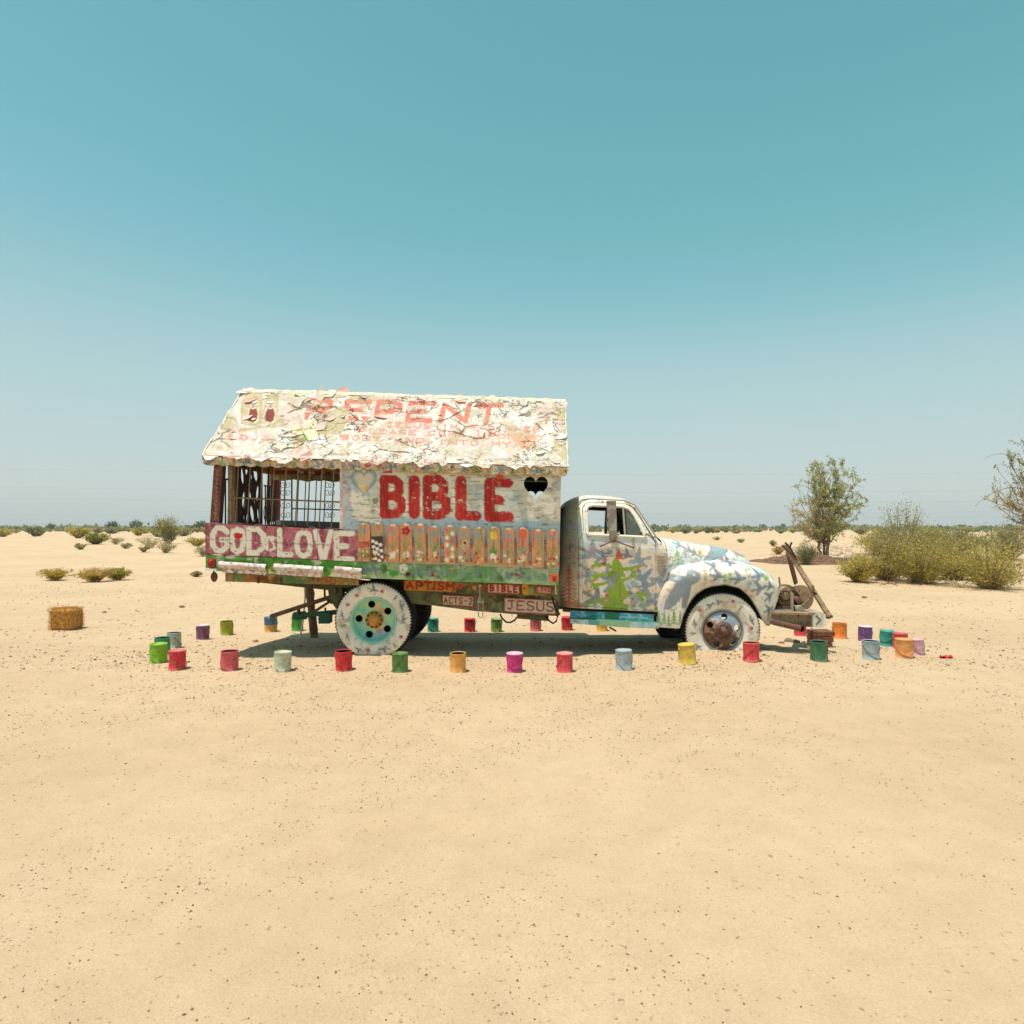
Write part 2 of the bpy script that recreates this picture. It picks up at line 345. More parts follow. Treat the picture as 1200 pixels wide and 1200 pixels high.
def panel(name, poly, d, th, painter, parent, holes=(), res=.012, material='paint', side='8a7a66', px=True, off=TB, back=True):
    """A board with real thickness: outline (and holes) in drawing units at depth d; painter(Canvas) colours its front."""
    conv = (lambda q: (X(q[0], d), Z(q[1], d))) if px else (lambda q: q)
    loops = [densify([conv(q) for q in poly], res*1.2)]+[densify([conv(q) for q in h], res*1.2) for h in holes]
    o = np.array(loops[0]); x0, z0 = o.min(0); x1, z1 = o.max(0)
    gx, gy = np.meshgrid(np.arange(x0+res*.6, x1, res), np.arange(z0+res*.6, z1, res))
    gx = gx.ravel(); gy = gy.ravel(); ins = pip(gx, gy, loops[0])
    for h in loops[1:]: ins &= ~pip(gx, gy, h)
    gx = gx[ins]; gy = gy[ins]
    bp = np.array([q for L in loops for q in L])
    if len(gx):
        keep = np.ones(len(gx), bool)
        for i in range(0, len(bp), 200):
            dd = np.hypot(gx[:, None]-bp[None, i:i+200, 0], gy[:, None]-bp[None, i:i+200, 1]).min(1); keep &= dd > res*.55
        gx = gx[keep]; gy = gy[keep]
    edges = []; k = 0
    for L in loops:
        edges += [(k+i, k+(i+1) % len(L)) for i in range(len(L))]; k += len(L)
    def cdt(pts):
        r = delaunay_2d_cdt([Vector(q) for q in pts], edges, [], 0, 1e-6, False)
        vv = np.array([tuple(q) for q in r[0]]); ff = np.array([tuple(f) for f in r[2]])
        cc = vv[ff].mean(1); ok = pip(cc[:, 0], cc[:, 1], loops[0])
        for h in loops[1:]: ok &= ~pip(cc[:, 0], cc[:, 1], h)
        return vv, ff[ok]
    v1, f1 = cdt(list(map(tuple, bp))+list(zip(gx, gy)))
    U = 600+v1[:, 0]*F/d; V = HZ-(v1[:, 1]-CH)*F/d
    cv = Canvas(U, V); painter(cv)
    n1 = len(v1); Vt = [np.c_[v1[:, 0], d-cv.h, v1[:, 1]]]; C = [cv.c]
    a = v1[f1]; sg = (a[:, 1, 0]-a[:, 0, 0])*(a[:, 2, 1]-a[:, 0, 1])-(a[:, 1, 1]-a[:, 0, 1])*(a[:, 2, 0]-a[:, 0, 0])
    f1 = np.where((sg > 0)[:, None], f1, f1[:, ::-1]); FF = f1.tolist(); base = n1; sc = np.array(lin(side))
    nb = len(bp)
    Vt.append(np.c_[bp[:, 0], np.full(nb, d), bp[:, 1]]); Vt.append(np.c_[bp[:, 0], np.full(nb, d+th), bp[:, 1]]); C += [np.tile(sc, (nb, 1))]*2
    for i, j in edges: FF.append([base+i, base+j, base+nb+j, base+nb+i])
    base += 2*nb
    if back:
        v2, f2 = cdt(list(map(tuple, bp))); Vt.append(np.c_[v2[:, 0], np.full(len(v2), d+th), v2[:, 1]]); C.append(np.tile(sc, (len(v2), 1)))
        FF += (f2+base).tolist()
    return mesh_np(name, np.vstack(Vt), FF, np.vstack(C), material, parent, off, smooth=False)
def heart(cx, cy, w, h, n=28):
    pts = []
    for k in range(n):
        t = 2*math.pi*k/n
        x = 16*math.sin(t)**3; y = 13*math.cos(t)-5*math.cos(2*t)-2*math.cos(3*t)-math.cos(4*t)
        pts.append((cx+x/32*w, cy-(y+2.5)/29*h))
    return pts
# ------------------------------------------------------------------ ground
def graded(lo, hi, fine, g, far):
    a = list(np.arange(lo, hi, fine)); st = fine
    up = []; v = hi
    while v < far: up.append(v); st *= g; v += st
    dn = []; v = lo; st = fine
    while v > -far and lo < 0: st *= g; v -= st; dn.append(v)
    return np.array(dn[::-1]+a+up+[far])
gxs = graded(-7, 7, .06, 1.06, 6000); gys = np.concatenate([np.arange(-40, 1, 4.0), graded(1.0, 14, .06, 1.03, 9000)])
GX, GY = np.meshgrid(gxs, gys); GZ = ground_z(GX, GY)
near = (np.abs(GX) < 8) & (GY < 16)
crust = sstep(.5, .62, fbm(GX*.8, GY*.8, 23))
GZ = GZ+np.where(near, (.006+.010*crust)*(fbm(GX*5, GY*5, 21)-.5)+.006*(fbm(GX*13, GY*13, 22)-.5), 0)
fr_ = np.random.default_rng(12)
for (fx0, fy0, fa, n_) in ((-4.6, 5.6, .12, 15), (-1.0, 3.1, .5, 9), (1.5, 6.3, -.2, 12), (3.2, 4.2, 2.4, 10)):      # trails of old footprints
    for k in range(n_):
        a = fa+.05*fr_.normal(); sx = fx0+.36*k*math.cos(fa)-(.09 if k % 2 else -.09)*math.sin(fa); sy = fy0+.36*k*math.sin(fa)+(.09 if k % 2 else -.09)*math.cos(fa)
        u = (GX-sx)*math.cos(a)+(GY-sy)*math.sin(a); v = -(GX-sx)*math.sin(a)+(GY-sy)*math.cos(a); q2 = (u/.14)**2+(v/.06)**2; GZ = GZ-.013*np.exp(-q2**1.5)+.006*np.exp(-(np.sqrt(q2)-1.5)**2*5)
V = np.c_[GX.ravel(), GY.ravel(), GZ.ravel()]; ny, nx = GX.shape
I = np.arange(ny*nx).reshape(ny, nx); FQ = np.stack([I[:-1, :-1], I[:-1, 1:], I[1:, 1:], I[1:, :-1]], -1).reshape(-1, 4)
m, n, l, b = _nodes('sand')
tc = n.new('ShaderNodeTexCoord')
def noise(sc, det=6, ro=.6, src=None):
    q = n.new('ShaderNodeTexNoise'); q.inputs['Scale'].default_value = sc; q.inputs['Detail'].default_value = det; q.inputs['Roughness'].default_value = ro
    l.new(tc.outputs['Object'], q.inputs['Vector']); return q
def ramp(q, p0, p1, c0, c1):
    r = n.new('ShaderNodeValToRGB'); r.color_ramp.elements[0].position = p0; r.color_ramp.elements[1].position = p1
    r.color_ramp.elements[0].color = (*c0, 1); r.color_ramp.elements[1].color = (*c1, 1); l.new(q.outputs[0], r.inputs[0]); return r
def mixc(bt, fac, a, c):
    x = n.new('ShaderNodeMix'); x.data_type = 'RGBA'; x.blend_type = bt
    if hasattr(fac, 'outputs'): l.new(fac.outputs[0], x.inputs[0])
    else: x.inputs[0].default_value = fac
    l.new(a, x.inputs[6])
    if hasattr(c, 'links'): l.new(c, x.inputs[7])
    else: x.inputs[7].default_value = (*c, 1)
    return x.outputs[2]
big = ramp(noise(.35, 5), .35, .65, (.55, .395, .25), (.615, .45, .295))
mid = ramp(noise(4, 8, .7), .3, .7, (.92, .905, .88), (1.05, 1.045, 1.04))
fin = ramp(noise(95, 6, .75), .3, .72, (.80, .77, .73), (1.14, 1.14, 1.14))
c = mixc('MULTIPLY', 1, big.outputs[0], mid.outputs[0]); c = mixc('MULTIPLY', .8, c, fin.outputs[0])
sp = ramp(noise(33, 3, .5), .66, .71, (0, 0, 0), (1, 1, 1)); c = mixc('MIX', sp, c, (.33, .23, .14))
l.new(c, b.inputs['Base Color']); b.inputs['Roughness'].default_value = .95; b.inputs['Specular IOR Level'].default_value = .15
bp = n.new('ShaderNodeBump'); bp.inputs['Strength'].default_value = .5; bp.inputs['Distance'].default_value = .025
ad = n.new('ShaderNodeMath'); ad.operation = 'ADD'; l.new(noise(22, 8, .7).outputs[0], ad.inputs[0]); l.new(noise(120, 4, .7).outputs[0], ad.inputs[1])
l.new(ad.outputs[0], bp.inputs['Height']); l.new(bp.outputs[0], b.inputs['Normal'])
g = mesh_np('ground', V, FQ.tolist(), None, 'sand', off=(0, 0, 0)); tag(g, 'pale sandy desert ground', kind='structure')
# gravel scattered over the sand: uncountable
attr_mat('stone', .9, .3, 40, .2)
def scatter_stones(N, yfun, xw, smin, smax, seed, cols):
    r = np.random.default_rng(seed); base = np.array([(1, 0, 0), (-1, 0, 0), (0, 1, 0), (0, -1, 0), (0, 0, 1), (0, 0, -1)], float)
    fb = np.array([(0, 2, 4), (2, 1, 4), (1, 3, 4), (3, 0, 4), (2, 0, 5), (1, 2, 5), (3, 1, 5), (0, 3, 5)])
    N *= 3; y = yfun(r, N); x = (r.random(N)*2-1)*xw*np.maximum(y, 2); k = r.random(N) < sstep(.36, .62, fbm(x*.9, y*.9, seed))*.8+.2; x = x[k]; y = y[k]; N = len(x); s = (smin+(smax-smin)*r.random(N)**5)*np.clip(y/7.0, .5, 1)
    z = ground_z(x, y); a = r.random(N)*6.28
    j = base[None]*(.6+.6*r.random((N, 6, 1)))*np.array([1, .8, .55]); ca, sa = np.cos(a)[:, None], np.sin(a)[:, None]
    jx = j[..., 0]*ca-j[..., 1]*sa; jy = j[..., 0]*sa+j[..., 1]*ca
    vv = np.stack([jx, jy, j[..., 2]], -1)*s[:, None, None]+np.stack([x, y, z+s*.15], -1)[:, None]
    ff = (fb[None]+6*np.arange(N)[:, None, None]).reshape(-1, 3)
    cc = np.array([lin(q) for q in cols])[r.integers(0, len(cols), N)]*(.75+.5*r.random((N, 1)))
    return vv.reshape(-1, 3), ff, np.repeat(cc, 6, 0)
sc = ['8a7058', '7a6450', '9c8468', 'b49a78', 'a8906c', '6a584a', 'a08870', 'c4aa84']
v1, f1, c1 = scatter_stones(24000, lambda r, N: 1.7+6.8*r.random(N)**.8, .85, .0022, .015, 5, sc)
v2, f2, c2 = scatter_stones(7000, lambda r, N: 7.0+16*r.random(N)**1.2, .85, .005, .028, 6, sc)
v3, f3, c3 = scatter_stones(22000, lambda r, N: 2.4+6.5*r.random(N)**.8, .8, .0022, .006, 15, sc)
g = mesh_np('gravel', np.vstack([v1, v2, v3]), np.vstack([f1, f2+len(v1), f3+len(v1)+len(v2)]).tolist(), np.vstack([c1, c2, c3]), 'stone', off=(0, 0, 0), smooth=False)
tag(g, 'small brown and grey pebbles scattered over the sand', 'gravel', kind='stuff')
# ------------------------------------------------------------------ plants
def leaves_np(C, size, r, stretch=1.6, upbias=.2):
    N = len(C); a = r.normal(size=(N, 3)); a[:, 2] += upbias; a /= np.linalg.norm(a, axis=1)[:, None]
    b2 = np.cross(a, r.normal(size=(N, 3))); b2 /= np.linalg.norm(b2, axis=1)[:, None]
    s = (size*(.6+.8*r.random(N)))[:, None]
    q = np.stack([C-a*s*stretch*.5, C+b2*s*.5, C+a*s*stretch*.5, C-b2*s*.5], 1)
    return q.reshape(-1, 3), np.arange(N*4).reshape(N, 4)
def plant_mesh(name, stems, C, lsize, cols, seed, stretch=1.6, crown='crown', parent=None, shade=.5):
    """stems: list of (points, radii). Returns an Empty with stems and foliage as parts."""
    r = np.random.default_rng(seed); root = parent
    mb = MB()
    for p, rad in stems: mb.tube(p, rad, 4, cap=False)
    st = mb.build('trunk' if crown == 'crown' else 'stems', 'bark' if crown == 'crown' else 'twig', root, off=(0, 0, 0), smooth=True)
    lv, lf = leaves_np(C, lsize, r, stretch)
    cc = np.array([lin(q) for q in cols]); k = fbm(C[:, 0]*2.2+C[:, 1]*1.3, C[:, 2]*2.2, seed)
    w = np.clip((k-.3)/.4+r.normal(size=len(C))*.2, 0, .999)*(len(cc)-1); i0 = np.floor(w).astype(int); f = (w-i0)[:, None]
    lc = cc[i0]*(1-f)+cc[np.minimum(i0+1, len(cc)-1)]*f
    lc *= (.7+.5*r.random((len(C), 1)))
    mesh_np(crown, lv, lf.tolist(), np.repeat(lc, 4, 0), 'leaf', root, off=(0, 0, 0), smooth=False)
    return root
def bush(name, loc, w, h, nst, nlf, lsize, cols, seed, lean=1.0, stretch=1.8, low=.25, vary=.45):
    r = np.random.default_rng(seed); root = empty(name, loc); stems = []; C = []
    for i in range(nst):
        q = r.random()*6.283; rr = w*.5*np.sqrt(r.random()); hh = h*(1-vary*r.random()**1.4)*(1-.35*(rr/(w*.5))**2)
        end = np.array([rr*math.cos(q), rr*math.sin(q), hh]); st = end*np.array([.12, .12, 0]); mid = (st+end)/2*np.array([.85, .85, 1.1])+r.normal(size=3)*w*.03
        pts = [tuple(st+np.array([0, 0, -.05])), tuple(mid), tuple(end)]; R0 = max(.004, h*.008)
        stems.append((pts, [R0, R0*.7, R0*.3]))
        m = nlf//nst; t = low+(1-low)*r.random(m)**.7
        p = np.where((t < .5)[:, None], st+(mid-st)*(t/.5)[:, None], mid+(end-mid)*((t-.5)/.5)[:, None])
        C.append(p+r.normal(size=(m, 3))*np.array([w, w, h*.8])*.045*(.4+t)[:, None])
    C = np.vstack(C); C[:, 2] = np.maximum(C[:, 2], .01)
    plant_mesh(name, stems, C, lsize, cols, seed, stretch, 'foliage', root)
    return root
def copy_tree(o, parent=None):
    c = o.copy(); COL.objects.link(c); c.parent = parent
    for ch in list(o.children): copy_tree(ch, c)
    return c
CREO = ['9a9034', 'b4a442', 'c6b254', 'd6c074']; OLIVE = ['7d7f4c', '96925c', 'a89e6c', 'b8ac80']; DRY = ['c09c50', 'ceae68', 'd4ba80', 'a89058']
TPROF = np.array([(.18, .05), (.27, .17), (.36, .33), (.47, .40), (.60, .37), (.72, .33), (.83, .28), (.92, .20), (1.0, .07)])   # crown radius by height, in tree heights
def tree(name, loc, H, seed, cols, nleaf, lsize, px=0, py=0, reach=1.0, dryf=.08):
    r = np.random.default_rng(seed); root = empty(name, loc); stems = []; C = []; T = []
    def wig(a, b_, n, amp):
        t = np.linspace(0, 1, n)[:, None]; p = a+(b_-a)*t+np.sin(t*np.pi)*r.normal(size=3)*amp; p[1:-1] += r.normal(size=(n-2, 3))*amp*.35; return p
    forks = []
    for k in range(4):
        b_ = np.array([(-.06, .05, .01, .03)[k], (.02, -.03, .04, 0)[k], (.25, .30, .20, .38)[k]])*H; p = wig(np.array([(-.015, .018, 0, .01)[k]*H, 0, -.2]), b_, 7, H*.012)
        stems.append(([tuple(x) for x in p], list(np.linspace(H*.019, H*.009, 7)))); forks += [p[4], p[5], p[6]]
    for k in range(85):
        h = H*(.22+.78*r.random()**.8); R = np.interp(h/H, TPROF[:, 0], TPROF[:, 1])*H*(.8+.35*fbm(np.array([k*1.7]), np.array([h]), seed)[0]); q = r.random()*6.283; rr = R*r.random()**.38
        e = np.array([rr*math.cos(q)*1.06-.07*H*(h < .58*H)+.02*H, rr*math.sin(q), h]); f = forks[r.integers(0, len(forks))]
        if f[2] > e[2]: f = forks[0]
        p = wig(f, e, 8, H*.03); stems.append(([tuple(x) for x in p], list(np.linspace(H*.006, H*.0014, 8))))
        for j in range(6):
            s0 = p[r.integers(3, 8)]; d = (e-f)/np.linalg.norm(e-f)*.6+r.normal(size=3)*.55; d[2] += .25; L = H*(.05+.08*r.random()); e2 = s0+d/np.linalg.norm(d)*L
            stems.append(([tuple(s0), tuple((s0+e2)/2+r.normal(size=3)*L*.08), tuple(e2)], [H*.002, H*.0015, H*.0008])); m = nleaf//510+1; t = (.15+.85*r.random(m))[:, None]; C.append(s0+(e2-s0)*t+r.normal(size=(m, 3))*H*.010)
    for q, z, L, up in ((.2, .60, .34, .8), (-.3, .66, .30, 1.2), (.5, .52, .36, .35), (-.1, .55, .34, .3), (3.3, .70, .28, 1.0), (3.0, .58, .22, .5), (.9, .74, .2, 1.6), (3.4, .25, .24, .15)):     # bare arching twigs
        p = np.array([.12*H*math.cos(q), .1*H*math.sin(q), H*z]); d = np.array([math.cos(q), math.sin(q)*.6, up]); pts = [tuple(p)]
        for i in range(9): d = d+np.array([0, 0, -.16])+r.normal(size=3)*.04; p = p+d/np.linalg.norm(d)*H*L/9*(reach if q > 2 else 1); pts.append(tuple(p))
        stems.append((pts, list(np.linspace(H*.004, H*.0010, len(pts)))))
    C = np.vstack(C); dry = (C[:, 0] < -.12*H+.06*H*r.normal(size=len(C))) & (C[:, 2] < H*.62) | (r.random(len(C)) < dryf)
    plant_mesh(name, stems, C[~dry], lsize, cols, seed, 2.2, 'crown', root)
    lv, lf = leaves_np(C[dry], lsize*.8, r, 2.6)
    cc = np.array([lin(q) for q in ('d0b888', 'c4ac78', 'b8a46c', 'dac698')])[r.integers(0, 4, dry.sum())]*(.75+.45*r.random((dry.sum(), 1)))
    mesh_np('dry_foliage', lv, lf.tolist(), np.repeat(cc, 4, 0), 'leaf', root, off=(0, 0, 0), smooth=False)
    return root
def gp(px, py): return on_ground(px, py)
p = gp(966, 656); t1 = tree('desert_tree', p, 5.0, 11, ['a2aa5c', 'b6b46c', 'c4bc84', '96a45e'], 13500, .046, px=966, py=656)
tag(t1, 'gnarled desert tree with half dry crown and bare arching twigs', 'tree')
p = gp(1226, 662); t2 = tree('desert_tree', p, 5.6, 23, ['8a8c5c', 'a09c6a', 'b0a878'], 6000, .05, reach=2.0)
tag(t2, 'taller sparse desert tree with drooping bare twigs behind the creosote thicket', 'tree')
# creosote thicket on the right
for i, (px, py, w, h, sd) in enumerate([(1006, 682, 1.3, .85, 1), (1040, 680, 1.9, 1.35, 2), (1080, 684, 2.2, 1.6, 3), (1116, 679, 2.0, 1.35, 4), (1160, 690, 2.3, 1.55, 5)]):
    o = bush('creosote_bush', gp(px, py), w, h, 110, 9000, .026, [CREO, ['948440', 'a8964e', 'b8a25c', 'c4b078'], CREO, ['88843c', 'a09648', 'b2a45a', 'c0ae74'], CREO][i], 100+sd, low=.06, vary=.75)
    tag(o, ['low creosote bush at the thicket end closest to the desert tree', 'creosote bush of the thicket just below the tall wispy one', 'broad yellow green creosote bush in the middle of the thicket', 'creosote bush of the thicket beside the broad middle one, away from the truck', 'creosote bush at the thicket end farthest from the truck'][i], 'bush', 'creosote bushes of the thicket')
for i, (px, py, w, h, sd) in enumerate([(1052, 655, 3.0, 2.1, 7), (1090, 652, 3.4, 1.8, 8), (1125, 655, 3.0, 1.8, 9), (1030, 650, 3, 1.4, 6), (1180, 655, 3.6, 2.0, 10)]):
    o = bush('creosote_bush', gp(px, py), w, h, 80, 5000, .042, CREO if i % 2 else OLIVE, 120+sd, low=.2)
    tag(o, 'looser creosote bush standing behind the thicket', 'bush', 'creosote bushes behind the thicket')
o = bush('creosote_bush', gp(1058, 664), 2.6, 2.75, 30, 2600, .036, OLIVE, 140, low=.45, vary=.6); tag(o, 'tall wispy olive creosote bush rising above the thicket', 'bush')
o = bush('saltbush', gp(945, 662), 1.0, 1.05, 90, 6000, .024, ['8f8f62', 'a29e72', 'b2aa84'], 150, low=.05); tag(o, 'rounded grey green saltbush in front of the desert tree', 'bush')
o = bush('dry_shrub', gp(912, 650), .8, .55, 40, 1500, .035, DRY, 151, low=.1); tag(o, 'small straw coloured shrub on the bank behind the winch', 'bush')
# yellow bushes on the left
o = bush('brittle_shrub', gp(112, 682), 1.05, .46, 60, 3000, .026, ['a8942c', 'bca23c', 'c8a858', 'ceaa6c'], 160, low=.15); tag(o, 'low yellow shrub with a dry brown skirt', 'bush')
o = bush('brittle_shrub', gp(137, 680), .8, .42, 45, 2200, .026, ['96902a', 'aca038', 'bca548'], 161, low=.15); tag(o, 'low greener shrub touching the dry yellow one', 'bush')
o = bush('brittle_shrub', gp(64, 680), 1.0, .4, 45, 2200, .026, ['a8942c', 'bca23c', 'c8a858'], 162, low=.15); tag(o, 'low yellow shrub standing alone beside the dry skirted one', 'bush')
o = bush('greasewood_bush', gp(112, 638), 2.3, 1.15, 60, 2400, .075, ['7f7e30', '959040', 'a59c50'], 163, low=.1); tag(o, 'compact olive bush left of the tall feathery one', 'bush')
o = bush('greasewood_bush', gp(197, 637), 2.9, 2.75, 55, 2600, .075, ['86823f', '9e9850', 'aca46c', 'b6ae80'], 164, low=.12); tag(o, 'tall feathery bush with upright sprays left of the truck', 'bush')
o = bush('brittle_shrub', gp(231, 640), 1.8, .75, 45, 1500, .05, ['b0a034', 'baa44c', 'a0923e'], 165, low=.1); tag(o, 'yellow shrub just behind the tailgate end of the truck', 'bush')
for px, py, w, h, sd in [(176, 642, 1.9, 1.0, 1), (194, 648, 1.5, .8, 2), (169, 647, .7, .45, 3), (148, 643, .8, .5, 4), (136, 638, 1.4, .7, 5), (95, 644, .8, .5, 6), (240, 652, 1.3, .8, 7), (230, 676, .35, .18, 8), (906, 640, .6, .5, 9), (948, 628, 2.0, .8, 10), (868, 636, 1.0, .5, 11), (840, 633, 1.2, .5, 12)]:
    o = bush('dry_shrub', gp(px, py), w, h, 30, 900, .045, ['b8a878', 'c6b484', 'aa9c70'], 170+sd, low=.1)
    tag(o, 'small dry grey tan shrub out on the open sand', 'bush', 'dry shrubs on the open sand')
# middle distance bushes, individuals
protos = [bush('distant_bush', (0, 0, 0), 2.6, 1.5, 30, 700, .16, c, 200+i, low=.05) for i, c in enumerate((OLIVE, CREO, ['7a8050', '8a8858', '98926a']))]
used = [False]*3; r = np.random.default_rng(41)
for i in range(130):
    k = int(r.integers(0, 3)); y = 62+190*r.random()**1.1; x = (r.random()*2-1)*y*.80
    if y < 135 and (560 < x/y*F+600 < 980 or (x/y*F+600 < 235 and i % 2)): x = x/y*(y+85); y += 85
    o = protos[k] if not used[k] else copy_tree(protos[k]); used[k] = True
    s = .45+.8*r.random(); o.location = (x, y, gz(x, y)); o.rotation_euler = (0, 0, r.random()*6.28); o.scale = (s*1.1, s*1.1, s)
    tag(o, 'olive desert bush in the scrub belt toward the horizon', 'bush', 'bushes of the scrub belt')
# far trees standing on the horizon
tp = [bush('distant_tree', (0, 0, 0), 5.5, 5.2, 26, 900, .38, ['5c6c50', '6c7a5c', '7a8468'], 230+i, low=.3) for i in range(2)]; used = [False]*2
far = [(132, 210, .75), (124, 215, .4), (160, 230, .85), (178, 230, .4), (187, 240, .4), (236, 200, .75), (228, 200, .5), (243, 205, .5), (60, 230, .6), (30, 240, .45)]
far += [(640+x*9.5+r.normal()*3, 400+90*r.random(), .35+.45*r.random()**2) for x in range(58)]+[(-10+x*16+r.normal()*5, 400+90*r.random(), .3+.35*r.random()) for x in range(16)]
for px, d, s in far:
    k = int(r.integers(0, 2)); o = tp[k] if not used[k] else copy_tree(tp[k]); used[k] = True
    x = X(px, d); o.location = (x, d, gz(x, d)-.1); o.rotation_euler = (0, 0, r.random()*6.28); o.scale = (s, s, s)
    tag(o, 'dark green tree far off on the horizon line', 'tree', 'far trees on the horizon')
def far_scrub():
    r = np.random.default_rng(77); N = 2600; y = 190+1300*r.random(N)**1.6; x = (r.random(N)*2-1)*y*1.5
    s = .8+1.0*r.random(N); L = 14; c0 = np.stack([x, y, ground_z(x, y)], -1)
    C = (c0[:, None]+r.normal(size=(N, L, 3))*np.array([.9, .9, .35])*s[:, None, None]+np.array([0, 0, .5])*s[:, None, None]).reshape(-1, 3)
    v, f = leaves_np(C, .9, r, 1.3); cc = np.array([lin(q) for q in ('6e7854', '80845e', '908c68')])[r.integers(0, 3, N)]
    o = mesh_np('far_scrub', v, f.tolist(), np.repeat(np.repeat(cc, L, 0), 4, 0), 'leaf', off=(0, 0, 0), smooth=False)
    tag(o, 'belt of low green scrub along the horizon', 'scrub', kind='stuff')
far_scrub()
mat('hill_rock', '6d6258', .95, .25, .004, bump=0)
hm = MB(); hx = np.linspace(-7200, -1500, 120); hh = 30+75*fbm(hx*.0011, hx*0, 5)*np.sin(np.linspace(0, np.pi, 120))**.7
for i in range(119):
    hm._add([(hx[i], 6400, -3), (hx[i+1], 6400, -3), (hx[i+1], 6700, hh[i+1]-25), (hx[i], 6700, hh[i]-25), (hx[i+1], 7600, -3), (hx[i], 7600, -3)], [(0, 1, 2, 3), (3, 2, 4, 5)])
tag(hm.build('hills', 'hill_rock', off=(0, 0, 0), smooth=True), 'low hazy hills far behind the plain', kind='structure')
# low bank of bare brown earth round the tree
mat('brown_earth', '86644c', .95, .45, 7.0, col2='50382a', bump=.6)
bx, by = np.meshgrid(np.linspace(0, 1, 160), np.linspace(0, 1, 60)); bx = bx.ravel(); by = by.ravel()
wx_ = X(893, 30)+(X(1004, 30)-X(893, 30))*bx; wy_ = 28.0+5.5*by; hb_ = (.62*fbm(wx_*.9, wy_*.9, 61)+.3*(fbm(wx_*4, wy_*4, 62)-.3)+.2*(fbm(wx_*11, wy_*11, 64)-.4))*np.sin(np.pi*bx)**.5*np.sin(np.pi*np.clip(by, 0, 1))-.06
hb_ *= sstep(.30, .45, fbm(wx_*.45, wy_*.5, 63)); IB = np.arange(160*60).reshape(60, 160)
o = mesh_np('earth_bank', np.c_[wx_, wy_, ground_z(wx_, wy_)+hb_-.03], np.stack([IB[:-1, :-1], IB[:-1, 1:], IB[1:, 1:], IB[1:, :-1]], -1).reshape(-1, 4).tolist(), None, 'brown_earth', off=(0, 0, 0), smooth=False); tag(o, 'low bank of bare brown earth around the desert tree', kind='structure')
# dead twigs under the tree and on the bank
tw = MB(); r = np.random.default_rng(9)
for i in range(420):
    c0 = gp(905+95*r.random(), 641+21*r.random()) if i < 330 else gp(1000+150*r.random(), 678+10*r.random())
    a = r.random()*6.28; L = .15+.4*r.random()**2; dv = Vector((math.cos(a)*L, math.sin(a)*L, .25*r.random()*L)); q = Vector(c0)+Vector((0, 0, .02+.12*r.random()))
    tw.tube([q, q+dv*.5+Vector((0, 0, .04)), q+dv], [.010, .008, .004], 4)
tag(tw.build('twig_litter', 'dark_wood', off=(0, 0, 0)), 'dead brown twigs littering the ground under the tree and thicket', 'twigs', kind='stuff')
# overhead wires far away
for k, (y0, y1) in enumerate([(566, 571), (579, 583), (592, 595), (598, 601), (545, 550)]):
    d0, d1 = 260, 205; mb = MB(); pts = []
    for i in range(25):
        t = i/24; d = d0+(d1-d0)*t; q = P(-250+1700*t, y0+(y1-y0)*t, d); q.z -= 5.0*4*t*(1-t)*.5; pts.append(q)
    tag(mb.tube(pts, .02, 5).build('power_line', 'wire', off=(0, 0, 0)), 'thin grey overhead wire crossing the sky far away', 'wire', 'overhead wires across the sky')
# ------------------------------------------------------------------ the truck: bed and house
TR = empty('painted_truck', TB); tag(TR, 'old hand painted flatbed truck carrying a small house with a peeling roof', 'truck')
YC = 8.8
YH = 8.69
def mir(d): return 2*YH-d
# deck and chassis
MB().slab([(243, 652), (655, 671), (655, 680), (243, 661)], 7.66, 2.06).build('deck', 'floor_grey', TR)
def p_rail(c):
    c.fill('8fa878').blotch('a9b88c', .06, .5, 3).blotch('6f9a5c', .05, .56, 4)
    c.poly([(240, 645), (392, 656), (424, 660), (418, 680), (240, 670)], '4f9a33', 2)
    c.blotch('6cae4a', .09, .5, 6, region=(240, 640, 420, 690)).blotch('d8d2b4', .12, .66, 7, region=(240, 640, 440, 690))
    for x, y in ((318, 664), (326, 660), (388, 672), (317, 668)): c.ell(x, y, 3, 2.4, 'e0c04c', wear=.3)
    c.ell(270, 653, 6, 2, 'e6dfc8', wear=.2); c.ell(293, 655, 4, 1.6, 'e6dfc8', wear=.2); c.ell(450, 666, 4, 6, '3f8f33'); c.ell(462, 672, 5, 4, '4d9c3a'); c.ell(473, 666, 5, 6, 'e8e2d0', wear=.2); c.ell(478, 673, 3.4, 2.6, '5a1f1c')
    for x in (430, 440, 490, 505, 520, 543, 562, 580, 598, 612, 626, 640):
        c.bird(x, 667+(x-430)*.045, 12, rng.uniform(-.5, .4), rng.choice(['6f8a88', '7c9488', '62808c', '88a08a']), wing=.7, wear=.15)
    for x, y in ((507, 673), (606, 673)): c.poly([(x-3, y+2.5), (x, y-3), (x+3, y+2.5)], 'a8231e')
    c.ell(530, 668, 3, 2.5, 'd8c07a'); c.blotch('5c4a30', .25, .68, 11, amt=.7)
panel('bed_rail', [(241, 650), (418, 658.5), (655, 667.5), (655, 686), (418, 677), (241, 668.5)], 7.604, .035, p_rail, TR, res=.011, side='6a6a4a')
panel('bed_rail', [(X(x, 7.604), Z(y, 7.604)) for x, y in ((241, 651), (655, 668), (655, 686), (241, 669))], mir(7.62)-.035, .035, lambda c: c.fill('8fa878').blotch('6f9a5c', .05, .5, 4), TR, res=.03, px=False, side='6a6a4a')
